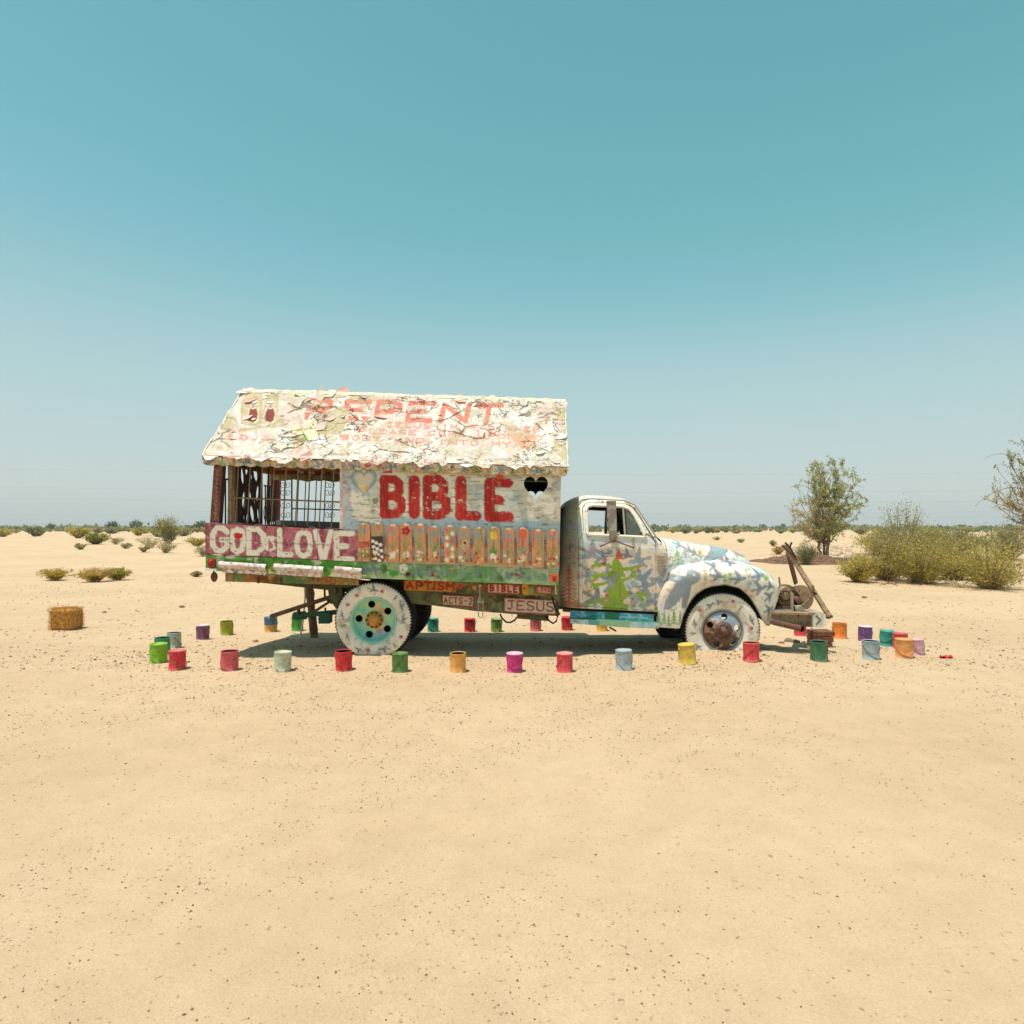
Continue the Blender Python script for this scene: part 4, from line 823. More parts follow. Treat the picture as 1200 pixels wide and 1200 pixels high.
# walls
HEART = heart(628, 573, 28.5, 29.5)
def p_wall(c):
    c.fill('d8ceba').blotch('b4c0c4', .030, .53, 231, sy=1.3, soft=.10).blotch('e2d8c4', .05, .50, 232, soft=.08).blotch('c9bfae', .09, .55, 233)
    c.poly([(398, 602), (660, 612), (660, 640), (398, 640)], '8fa9b4', 6, soft=5, amt=.8); c.poly([(398, 548), (420, 549), (416, 610), (440, 622), (398, 622)], 'a9b6bb', 6, soft=6, amt=.7)
    c.blotch('e2d8c2', .06, .55, 234, soft=.05, amt=.9, region=(410, 575, 446, 612)); c.poly([(415, 583), (440, 582), (441, 600), (446, 608), (428, 612), (413, 606)], 'ded3be', 4, soft=3)
    c.poly([(398, 540), (660, 553), (660, 560), (640, 558.5), (590, 558), (500, 555.5), (445, 552), (398, 551)], 'd8aa62', 2.5, soft=2.5, amt=.9)
    g = sstep(.56, .70, fbm(c.U*.05, c.V*.32, 235, 6)); c.mixm(g*.45*((c.U > 540)|(c.U < 450)), '8d8f8c')
    g = sstep(.67, .71, fbm(c.U*.10, c.V*.7, 236, 5)); c.mixm(g*.75, '5d5a52')
    red = 'b0281f'; k = dict(wob=1.8, soft=1.0)
    for ch, x0, y0, x1, y1, w, wr in (('B', 445, 556.5, 475.5, 607.5, 10.5, 0), ('I', 478.5, 556.5, 492.5, 608, 13.5, .04), ('B', 495.5, 556.5, 528, 609, 11, .10), ('L', 533, 557.5, 564, 610.5, 13.5, .10), ('E', 567, 560, 602, 612, 12.5, .12)):
        if ch == 'E':
            c.stroke([(573.5, 566), (573.5, 606)], 12.5, red, wear=wr, **k); c.stroke([(573.5, 565.5), (596, 566)], 10.5, red, wear=wr, **k); c.stroke([(573.5, 585), (585, 586)], 11.5, red, wear=wr, **k); c.stroke([(573.5, 605.5), (596, 606)], 12, red, wear=wr, **k)
        elif ch == 'L': c.stroke([(540, 564), (540, 604)], 13.5, red, wear=wr, **k); c.stroke([(540, 604), (558.5, 604.8)], 11.5, red, wear=wr, **k)
        else: c.glyph(ch, x0, y0, x1, y1, w, red, wear=wr, **k)
    st = sstep(.55, .68, fbm(c.U*.6, c.V*.07, 237, 4)); rm = (c.c[:, 0] > .25) & (c.c[:, 1] < .08); c.mixm(st*rm*.55, 'cf5540'); st = sstep(.6, .7, fbm(c.U*.5, c.V*.09, 238, 4)); c.mixm(st*rm*.5, '8f1c18')
    c.poly([(450.5, 550.5), (459.5, 550.5), (460, 554.5), (450, 554.5)], 'c64a1e', .8); c.poly([(580, 558), (585, 555.5), (591, 558), (590, 561), (581, 561)], 'd2502a', .8)
    hp = heart(426.5, 566, 29, 30); c.poly(hp, 'a3b3b2', 1); c.stroke(hp+[hp[0]], 1.3, '7d8a88', .8); c.poly(heart(426.5, 565, 21, 21), 'dccab0', 2.2); c.poly([(419, 569), (434, 569), (427, 579)], 'd9b47e', 2.5, soft=2)
    c.poly([(436, 585), (442, 583), (444, 588), (441, 592), (438, 589)], '8a8872', 1)
    for x, y, a in ((650, 601, 1), (646, 575, 0), (651, 585, 0), (648, 568, 0), (652, 567, 1), (403, 580, 1), (409, 590, 1), (404, 565, 0), (403, 600, 1), (407, 575, 0)): c.ell(x, y, 2.4, 2.6, 'd29a98' if a else 'b58a84', wob=2.5, amt=.85)
    c.h += .002*(fbm(c.U*.3, c.V*.3, 239)-.5)
WALL = panel('house_wall', [(402, 545.5), (657.5, 553.5), (655.5, 668), (402, 658)], 7.612, .03, p_wall, TR, holes=[HEART], res=.0112, side='a89a80')
hz_ = [(X(x, 7.665)+.07, Z(y, 7.665)-.06) for x, y in HEART]
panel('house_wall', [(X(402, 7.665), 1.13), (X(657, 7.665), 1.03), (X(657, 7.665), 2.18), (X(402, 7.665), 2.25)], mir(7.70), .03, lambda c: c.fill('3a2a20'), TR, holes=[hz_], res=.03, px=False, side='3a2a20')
xw = X(655, 7.69)
MB().box((xw-.02, YH, 1.62), (.03, 2.05, 1.12)).build('house_wall', 'grey_wood', TR)
MB().box((X(403, 7.69)+.03, YH, 1.66), (.03, 2.0, 1.16)).build('darkening_partition', 'inner_dark', TR)  # unseen wall between porch and room, added to keep the inside dark
MB().box((-.65, YH, 2.215), (2.4, 1.9, .03)).build('ceiling_board', 'inner_dark', TR)
MB().slab([(398.3, 546), (403, 546.3), (402.5, 620), (398, 620)], 7.64, .05).build('porch_post', 'pink_paint', TR)
# pickets, each its own board with its own flower
PX = [(419.5, 433.4), (435, 449.4), (453.3, 467.4), (468.5, 482.6), (486, 499), (502, 516), (520, 534), (537, 551), (554, 568), (571.4, 585.5), (589.4, 603), (606, 620), (623.4, 637.5), (640.5, 654)]
PSPEC = ['a', 'm', 'bt', 'r', 'b', 'b', 'p', 'c', 'b', 'y', 'b', 'o', 'b', 'b']
def mk_picket(i):
    rp = random.Random(80+i); x0, x1 = PX[i]; x0 += rp.uniform(-.4, .4); x1 += rp.uniform(-.4, .4); ln = rp.uniform(-.7, .7); top = rp.uniform(-1.2, 1.0)+ 611.7+(x0-419.5)*.0385; bot = 657.8+(x0-419.5)*.0335; w = x1-x0; cx = (x0+x1)/2
    arc = [(cx-w/2*math.cos(math.pi*k/9), top+5.0-5.0*math.sin(math.pi*k/9)) for k in range(10)]
    def paint(c):
        k = i*7; c.fill(rp.choice(['c98a5c', 'd28c62', 'bd9068', 'd0836a', 'c4946a'])).blotch('d98f62', .12, .48, 301+k, sy=.4).blotch('a8966e', .10, rp.uniform(.46, .60), 302+k, sy=.35).blotch('cf7f6a', .2, .62, 303+k, sy=.5); kind = PSPEC[i]
        gm = sstep(bot-16, bot-4, c.V); c.mixm(gm*.5*sstep(.4, .6, fbm(c.U*.3, c.V*.3, 304+k)), '8a8a50')
        c.ell(cx, top+1.2, 3, 1.6, 'e6dcc4', wob=1.5, wear=.2)
        if kind in 'b a bt c': c.poly([(cx+(4.2 if q % 2 == 0 else 2.2)*math.cos(q*math.pi/5), top+9.5+(4.2 if q % 2 == 0 else 2.2)*math.sin(q*math.pi/5)) for q in range(10)], '8496a0', 1)
        if kind == 'r':
            for q in range(5): c.ell(cx+3*math.cos(q*1.257), top+9+3*math.sin(q*1.257), 2.2, 2.2, 'b01f24')
        if kind == 'y': c.ell(cx, top+11, 3.8, 5.2, 'e2c24a'); c.poly([(cx-4.5, top+27), (cx-2, top+29), (cx, top+20), (cx+2, top+29), (cx+4.5, top+27), (cx+3, top+35), (cx-3, top+35)], '4f8a35')
        if kind == 'o': c.ell(cx, top+8, 5, 6.5, 'd8684a'); c.stroke([(cx, top+12), (cx, top+26)], 1.2, '9a6a44'); c.poly([(cx-4, top+22), (cx, top+25), (cx+4, top+22), (cx+2, top+31), (cx-2, top+31)], '6fa070')
        if kind in ('bt', 'r', 'b'): c.stroke([(cx, top+14), (cx, top+34)], 1.1, '7d8a50', wear=.2); c.stroke([(cx-4, top+22), (cx, top+31), (cx+4, top+22)], 1.8, '7f9452', wear=.2)
        if kind in ('y', 'o', 'bt', 'r'): c.poly([(cx-3.8, top+34), (cx+3.8, top+34), (cx+2.6, top+40), (cx-2.6, top+40)], 'e6d8cc', .8)
        if kind == 'm':
            c.poly([(x0, top+17), (x1, top+16), (x1, top+47), (x0, top+47)], '4a332a', 1.5)
            for q in range(11): c.ell(x0+1.5+(w-3)*((q*37) % 11)/10, top+22+q*2.3, 2.3, 1.9, 'e8ddd0', wob=1.5)
        if kind == 'p':
            for q in range(9): c.ell(cx+(3 if q % 2 else -3), top+6+q*4.4, 2.2, 2.6, ['d9707c', 'e6d8cc'][q % 3 > 0], wob=1)
            c.stroke([(cx, top+3), (cx, top+44)], 1.2, '8a9a58')
        if kind == 'c': c.ell(cx+1, top+20, 3.4, 3.4, 'd9b890'); c.ell(cx+1, top+20, 2, 2, '4a3a2c'); c.stroke([(cx-3, top+23), (cx+1, top+29), (cx+3, top+24)], 1, 'd9b890')
        if kind == 'a': c.poly([(x0, top+23), (x1, top+21), (x1, top+28), (x0, top+30)], 'b04a30', 1.5, wear=.2); c.ell(cx, top+36, 5, 6, '8f8a44', wob=3)
        r = random.Random(i)
        for q in range(6): c.ell(r.uniform(x0+1.5, x1-1.5), bot-r.uniform(3, 14), 1.5, 1.5, r.choice(['e8d8b8', 'b0302a', 'e6c8c0', 'd8c060']), wob=.6)
        gr = sstep(.62, .70, fbm(c.U*.9, c.V*.06, 305+k, 4)); c.mixm(gr*.5, '6d5540')
    panel('picket', [(x+ln*(bot-y)/46, y) for x, y in arc]+[(x1, bot), (x0, bot)], 7.584-.003*(i % 2), .015, paint, TR, res=.0095, side='9a6a48')
for i in range(14): mk_picket(i)
for yy in (634, 651): MB().slab([(419, yy), (655, yy+8), (655, yy+11), (419, yy+3)], 7.5995, .011).build('fence_rail', 'orange_lamp', TR)
# ------------------------------------------------------------------ porch: posts, grilles, far side
def p_post(c):
    c.fill('6f4234').blotch('7f4c3a', .1, .5, 251, sy=.4).blotch('54302a', .2, .6, 252, sy=.3)
    for k in range(12): c.stroke([(250.5+(.9 if k % 2 else -1.5)+(612-548-k*5)*.045, 550+k*5), (253+(612-548-k*5)*.045, 551.5+k*5), (251+(612-548-k*5)*.045, 553.5+k*5)], .8, 'b58a70', wob=.6)
panel('porch_post', [(251, 541), (261, 541.5), (256.5, 613), (246, 612.5)], 7.63, .10, p_post, TR, res=.010, side='5a3028')
GRN = MB().slab([(268, 544), (272, 544), (271, 614), (266.5, 613.5)], 7.66, .02).build('window_grille', 'tan_iron', TR)
MB().tube([P(270, 583, 7.66), P(399, 588.5, 7.66)], .010, 4).build('bar', 'tan_iron', GRN)
MB().tube([P(270, 613.5, 7.66), P(399, 620.5, 7.66)], .012, 4).build('bar', 'iron', GRN)
for k in range(9): x = 279.5+14*k; MB().tube([P(x, 545+.033*(x-279), 7.668), P(x-3.5, 614+.055*(x-279), 7.668)], .0075, 5).build('bar', 'tan_iron', GRN)
fx = mir(7.70)
MB().slab([(318.5, 553), (327.5, 553), (326, 612), (314.5, 611)], fx, .08).build('porch_post', 'maroon', TR)
MB().slab([(313.5, 556), (318.5, 556), (316, 612), (310.5, 611)], fx-.05, .06).build('porch_post', 'tan_iron', TR)
MB().slab([(312, 544), (400, 546), (404, 553), (314, 550.5)], fx-.1, .04).build('header_board', 'orange_wood', TR)
def p_head(c):
    c.fill('8f3a36').blotch('7a302c', .2, .55, 261)
    for w, x0, x1 in (('FOR', 349, 356), ('GOD', 361, 369), ('IS', 376.5, 381), ('LOVES', 387.5, 399)): c.text(w, x0, 551.4+(x0-322)*.02, x1, 551.6+(x1-322)*.02, 3.2, .75, 'f0e4d8', wob=.2, soft=.6)
panel('header_board', [(318, 549.8), (404, 552), (404, 557.5), (318, 555.3)], fx-.07, .025, p_head, TR, res=.008, side='542020')
panel('header_board', [(317, 555.6), (404, 557.6), (404, 563.5), (390, 565), (375, 562), (360, 564.5), (345, 561.5), (330, 563.5), (317, 561.5)], fx-.04, .025, lambda c: c.fill('8f9060').blotch('a4a470', .2, .5, 262).blotch('9a6040', .25, .6, 263), TR, res=.012, side='542020')
MB().slab([(322, 609.5), (404, 612), (404, 622), (322, 619)], fx-.02, .05).build('curb_board', 'floor_grey', TR)
MB().slab([(262, 613.5), (402, 620.5), (402, 623), (262, 616)], 7.69, .03).build('sill_bar', 'iron', TR)
GRF = MB().tube([P(342, 560, fx), P(342, 611, fx)], .012, 5).build('window_grille', 'iron', TR)
for x in (334, 350, 358.5, 363, 371, 381.5, 391): MB().tube([P(x, 562, fx), P(x-2, 612, fx)], .008, 5).build('bar', 'iron', GRF)
MB().tube([P(342, 596, fx), P(398, 597.5, fx)], .010, 4).build('bar', 'iron', GRF)
MB().tube([P(327, 586, fx), P(398, 588, fx)], .008, 4).build('bar', 'iron', GRF)
def scroll(cx, cy, r0, turn, sgn, d):
    return [P(cx+sgn*r0*(1-.75*t)*math.cos(turn*t), cy+r0*(1-.75*t)*math.sin(turn*t), d) for t in np.linspace(0, 1, 22)]
for cy in (568, 577, 592, 603):
    for cx, sg in ((332, 1), (337, -1), (384, 1), (389, -1)): MB().tube(scroll(cx, cy, 4.2, 7.5, sg, fx+.02), .004, 4).build('scroll', 'iron', GRF)
# tail end railing and carved screen door
xe = -3.45
def EP(y, z): return Vector((xe, y, z))
SCR = MB().box((xe, 8.24, 1.98), (.05, .05, .9)).build('carved_screen', 'dark_wood', TR)
MB().box((xe, 9.02, 1.98), (.04, .04, .92)).build('frame', 'wood', SCR); MB().box((xe, 8.16, 1.98), (.04, .04, .92)).build('frame', 'wood', SCR)
def scr_panel():
    hol = []; r = random.Random(3)
    for (cy, cz, ry, rz, a) in [(8.36, 2.18, .05, .13, .2), (8.50, 2.28, .05, .10, -.1), (8.78, 2.26, .07, .14, .35), (8.40, 1.88, .045, .12, -.2), (8.68, 1.70, .06, .12, .3), (8.52, 1.66, .035, .1, -.3), (8.86, 1.98, .05, .12, -.2), (8.60, 1.95, .045, .08, .5), (8.88, 1.70, .04, .1, .1), (8.66, 2.18, .03, .08, -.3), (8.42, 1.64, .03, .07, .2), (8.76, 1.86, .03, .06, .3)]:
        hol.append([(cy+1.4*ry*math.cos(q)*math.cos(a)-1.4*rz*math.sin(q)*math.sin(a), cz+ry*math.cos(q)*math.sin(a)+rz*math.sin(q)*math.cos(a)) for q in np.linspace(0, 6.283, 15)[:-1]])
    o = panel('carving', [(8.30, 1.56), (8.98, 1.56), (8.98, 2.42), (8.30, 2.42)], 0, .03, lambda c: c.fill('8a4c32').blotch('9c5c3c', .3, .5, 271).blotch('6a3826', .4, .58, 272), SCR, holes=hol, res=.02, px=False, side='3c2016', off=(0, 0, 0))
    for v in o.data.vertices: x, y, z = v.co; v.co = Vector((xe-TB.x+y, x-TB.y, z-TB.z))
scr_panel()
for y0, y1 in ((7.72, 8.1), (9.15, 9.62)):
    RA = MB().tube([EP(y0, 2.10), EP(y1, 2.10)], .012, 5).build('tail_railing', 'iron', TR)
    n = 3 if y0 < 8 else 6
    for k in range(n):
        y = y0+(y1-y0)*(k+.5)/n; MB().tube([EP(y, 1.56), EP(y, 2.10)], .010, 5).build('bar', 'iron', RA)
        if k % 2 == 0: MB().tube([EP(y+.055*math.cos(q)*(1 if q < 6.3 else .5), 1.72+.1*math.sin(q)) for q in np.linspace(0, 6.28, 14)], .007, 4).build('scroll', 'iron', RA)
MB().tube([EP(9.30, 1.56), EP(9.30, 2.42)], .012, 5).build('tail_bar', 'iron', TR); MB().tube([EP(8.0, 1.56), EP(8.0, 2.4)], .010, 5).build('tail_bar', 'tan_iron', TR)
# ------------------------------------------------------------------ wheels
def tyre(cx, cy, cz, R, rim, half, zfloor, white, parent, seed):
    prof = [(rim, -half*.80), (rim+.02, -half*.93), (rim+(R-rim)*.35, -half*1.10), (rim+(R-rim)*.62, -half*1.10), (R-.035, -half*.97), (R-.012, -half*.82), (R, -half*.5), (R+.004, 0)]
    prof = prof+[(r, -h) for r, h in prof[-2::-1]]
    pr = []
    for (a, b_), (c, d) in zip(prof[:-1], prof[1:]):
        k = max(1, int(math.hypot(c-a, d-b_)/.009)); pr += [(a+(c-a)*j/k, b_+(d-b_)*j/k) for j in range(k)]
    pr.append(prof[-1]); n = 312; q = np.arange(n)*2*np.pi/n; r = np.array([p[0] for p in pr])[:, None]; h = np.array([p[1] for p in pr])[:, None]
    lug = ((np.arange(n)//2) % 2)[None]; rr = r-.012*lug*(r > R-.03)-.010*((np.abs(h) < half*.35) & (np.abs(np.abs(h)-half*.2) < .006))
    hh = h+np.sign(h)*.004*lug*((r > R-.06) & (r < R-.004))
    x = cx+rr*np.cos(q)[None]; z = cz+rr*np.sin(q)[None]; y = cy+hh+0*x
    low = np.maximum(zfloor-z, 0); y = cy+(y-cy)*(1+low*2.0); z = np.maximum(z, zfloor)
    V = np.stack([x, y, z], -1).reshape(-1, 3); m = len(pr); I = np.arange(m*n).reshape(m, n)
    FF = np.stack([I[:-1], np.roll(I, -1, 1)[:-1], np.roll(I, -1, 1)[1:], I[1:]], -1).reshape(-1, 4)
    rel = np.stack([rr*np.cos(q)[None], -rr*np.sin(q)[None]], -1).reshape(-1, 2)*100
    c = Canvas(rel[:, 0], rel[:, 1]); c.fill('232023').blotch('35302e', .2, .55, seed)
    if white:
        f = np.repeat((h[:, 0] < 0) & (r[:, 0] < R-.024), n); k = Canvas(rel[:, 0], rel[:, 1])
        k.fill('ebe1d1').blotch('ddd0be', .06, .56, seed+1).blotch('c4b6a6', .12, .64, seed+2)
        rng2 = random.Random(seed); mid = (rim+R)/2*100
        for i in range(15):
            a = i*2*math.pi/15+rng2.uniform(-.12, .12); ro = mid+rng2.uniform(-2.2, 1.6); bx, by = ro*math.cos(a), ro*math.sin(a); t = (i+(i > 6)) % 3 if i % 5 else rng2.randrange(3)
            if t == 0: k.bird(bx, by, rng2.uniform(6, 8.5), a+math.pi/2+rng2.uniform(-.4, .4), '7d8690', wing=rng2.uniform(.5, .9), wob=1)
            elif t == 1: k.ell(bx, by, 2.5, 2.2, 'c66a5c', wob=1.2)
            else:
                for dd in (-1, 0, 1): k.stroke([(bx-3*math.cos(a), by-3*math.sin(a)), (bx+3*math.cos(a+dd*.6), by+3*math.sin(a+dd*.6))], .9, '6f8f58', wob=.5)
        wk = sstep(.70, .74, fbm(rel[:, 0]*.4, rel[:, 1]*.4, seed+3)); c.c = np.where(f[:, None], k.c*(1-.15*wk[:, None]), c.c)
    return mesh_np('tyre', V, FF.tolist(), c.c, 'rubber', parent)
def circ(cx, cz, r, n=24): return [(cx+r*math.cos(2*math.pi*k/n), cz+r*math.sin(2*math.pi*k/n)) for k in range(n)]
def wheel(cx, cy, cz, R, rim, half, zf, style, near, seed):
    """cy is the centre of the tyre; the outer face looks to -Y when near."""
    s = 1
    def ring(c):
        a = (c.U-600)*0; 
        return c
    holes = [circ(cx+.186*rim/.272*math.cos(q), cz+.186*rim/.272*math.sin(q), .043 if style == 'rear' else .038, 16) for q in [math.radians(v) for v in ((101, 33, 176, -36, -110) if style == 'rear' else (84, 155, 12, -47, -118))]]
    if style == 'rear':
        def pt(c):
            c.fill('a6d0b0').blotch('84c4b4', .09, .5, seed).blotch('bcd298', .12, .58, seed+1).blotch('e0bc7c', .16, .68, seed+2); u0 = 600+cx*F/(cy-.02); v0 = HZ-(cz-CH)*F/(cy-.02)
            for k in range(3): a = k*2.1+.9; c.ell(u0+15*math.cos(a), v0-14*math.sin(a), 4, 3, ['d89a5c', 'd8c060', 'cf8f84'][k], wob=2)
            c.ell(u0+2, v0+19, 14, 5, '6fa8c0', wob=3, soft=3, amt=.7)
        dd = cy-.02
    else:
        def pt(c):
            u0 = 600+cx*F/(cy-half*.75); v0 = HZ-(cz-CH)*F/(cy-half*.75); rr = np.hypot(c.U-u0, c.V-v0)
            c.fill('74503c').blotch('553626', .10, .5, seed).blotch('94684e', .14, .6, seed+1); up_ = sstep(-2, 6, (v0-c.V)*.9+(c.U-u0)*.55-2+8*(fbm(c.U*.2, c.V*.2, 5)-.5)); c.mixm(up_*.9, '93a6b4'); c.blotch('cbb9a4', .2, .68, seed+2)
            c.mixm((rr < 11)*.9, '54403a'); c.h += .055*np.clip(1-(rr/24)**2, 0, 1)+.02*(rr < 9)
        dd = cy-half*.75
    yc_ = cy
    disc = panel('wheel', circ(cx, cz, rim*.90, 48), dd, .012, pt, TR, holes=holes, res=.011, px=False, side='3a3430', material='car_paint')
    mb = MB(); y0 = -half*.84
    col = {'rear': ('94d8c4', '6fb5a8'), 'front': ('8f9a98', '7f7a72')}[style]
    prof = [(rim*.985, y0+.01), (rim*1.01, y0-.006), (rim*.965, y0-.012), (rim*.93, y0+.008), (rim*.905, y0+.035), (rim*.89, dd-cy+.012)]
    mb.lathe((cx, cy, cz), prof, n=64, col=lin(col[0])); mb.build('rim', 'car_paint', disc, usecol=True, smooth=True)
    tyre(cx, cy, cz, R, rim, half, zf, True, disc, seed)
    if style == 'rear':
        MB().lathe((cx, dd, cz), [(.001, -.095), (.035, -.09), (.052, -.075), (.058, -.05), (.06, -.045), (.075, -.04), (.078, -.02), (.105, -.015), (.108, .0)], n=32).build('hub', 'orange_wood', disc, smooth=True)
        for k in range(10): a = k*math.pi/5; MB().lathe((cx+.088*math.cos(a), dd, cz+.088*math.sin(a)), [(.001, -.05), (.012, -.05), (.013, -.02), (.013, 0)], n=6).build('wheel_nut', 'rust', disc)
    else:
        MB().lathe((cx, dd-.07, cz), [(.001, -.06), (.026, -.058), (.034, -.05), (.036, -.02), (.052, -.016), (.058, -.01), (.06, .004), (.098, .008), (.104, .022)], n=32).build('hub', 'winch_dark', disc, smooth=True)
        for k in range(5): a = k*math.pi*.4; MB().lathe((cx+.068*math.cos(a), dd-.09, cz+.068*math.sin(a)), [(.001, -.02), (.012, -.02), (.013, 0), (.013, .02)], n=6).build('wheel_nut', 'rust', disc)
    return disc
wx, wz = X(437, 7.72), Z(727.5, 7.72)
wheel(wx, 7.84, wz, .470, .272, .105, -.012, 'rear', True, 400)
tyre(wx, 8.09, wz, .462, .27, .105, -.012, False, TR, 420)
tyre(wx, 9.33, wz-.07, .462, .27, .105, -.09, False, TR, 421); tyre(wx, 9.58, wz-.07, .462, .27, .105, -.09, False, TR, 422)
for y_ in (8.09, 9.33, 9.58): MB().lathe((wx, y_, wz-(.07 if y_ > 9 else 0)), [(.272, -.08), (.25, -.05), (.24, .0), (.05, .0), (.05, .03), (.24, .03), (.27, .08)], n=32).build('rim', 'steel_dark', TR)
fxw, fzw = X(846.5, 7.9), Z(739, 7.9)
wheel(fxw, 7.985, fzw, .472, .25, .10, -.05, 'front', True, 440)
tyre(fxw, 2*YC-7.985, fzw-.05, .472, .25, .10, -.1, False, TR, 441)
MB().lathe((fxw, 2*YC-7.985, fzw-.05), [(.25, -.08), (.23, 0), (.05, .02)], n=24).build('rim', 'steel_dark', TR)
MB().tube([(fxw, 8.1, fzw), (fxw, 9.5, fzw-.04)], .045, 8).build('front_axle', 'steel_dark', TR)
# ------------------------------------------------------------------ cab
D0 = 7.93; SL = math.tan(math.radians(2.6)); XR = X(715, D0)
def cxp(px): return X(px, D0)
def shear(x, z): return z-(x-XR)*SL
# rows: y of the drawing, rear x, front x, half width
CP = [(714.5, 657, 786, .865), (700, 656, 786, .875), (680, 656, 786, .88), (660, 656.8, 785.5, .88), (645, 657.6, 784.5, .878), (635, 658.4, 779, .87), (629.5, 659, 773.0, .862), (628, 659.2, 771.6, .86), (612, 661, 762.0, .80), (600, 663.2, 755.0, .755), (594, 665.5, 751.3, .73), (590, 668, 748.0, .705), (586, 672, 743.5, .67), (583, 677, 738.5, .62), (581, 682.5, 733, .565), (579.4, 690, 725.5, .47), (578.6, 697, 718, .36), (578.2, 704, 711.5, .22)]
CPa = np.array(CP, float)
def crow(y):
    return [np.interp(-y, -CPa[:, 0], CPa[:, k]) for k in (1, 2, 3)]
def hw(z):        # half width at unsheared height
    y = HZ-(z-CH)*F/D0; return float(np.interp(-y, -CPa[:, 0], CPa[:, 3]))
def ring(xr, xf, w, rr, rf, ns=120, nc=14, ne=44):
    pts = []; rr = min(rr, w*.95, (xf-xr)*.45); rf = min(rf, w*.95, (xf-xr)*.45)
    def arc(cx, cy, r, a0, a1): return [(cx+r*math.cos(a0+(a1-a0)*k/nc), cy+r*math.sin(a0+(a1-a0)*k/nc)) for k in range(nc)]
    pts += [(xr+rr+(xf-rf-xr-rr)*k/ns, -w) for k in range(ns)]; pts += arc(xf-rf, -w+rf, rf, -math.pi/2, 0)
    pts += [(xf, -w+rf+(2*w-2*rf)*k/ne) for k in range(ne)]; pts += arc(xf-rf, w-rf, rf, 0, math.pi/2)
    pts += [(xf-rf+(xr+rr-xf+rf)*k/ns, w) for k in range(ns)]; pts += arc(xr+rr, w-rr, rr, math.pi/2, math.pi)
    pts += [(xr, w-rr+(2*rr-2*w)*k/ne) for k in range(ne)]; pts += arc(xr+rr, -w+rr, rr, math.pi, 1.5*math.pi)
    return pts
def mirx(p): return p
WIN = [(688.5, 627.8), (688.5, 599), (690.5, 594.6), (696, 592.8), (733, 592.8), (740, 595.5), (746, 604), (757, 627.8)]     # door glass opening
DOOR = [(678.3, 711.5), (678.3, 634), (684, 626), (684, 596), (688, 590.5), (696, 588.8), (736, 588.8), (744, 592), (752, 603), (768.5, 634), (768.5, 713.5)]
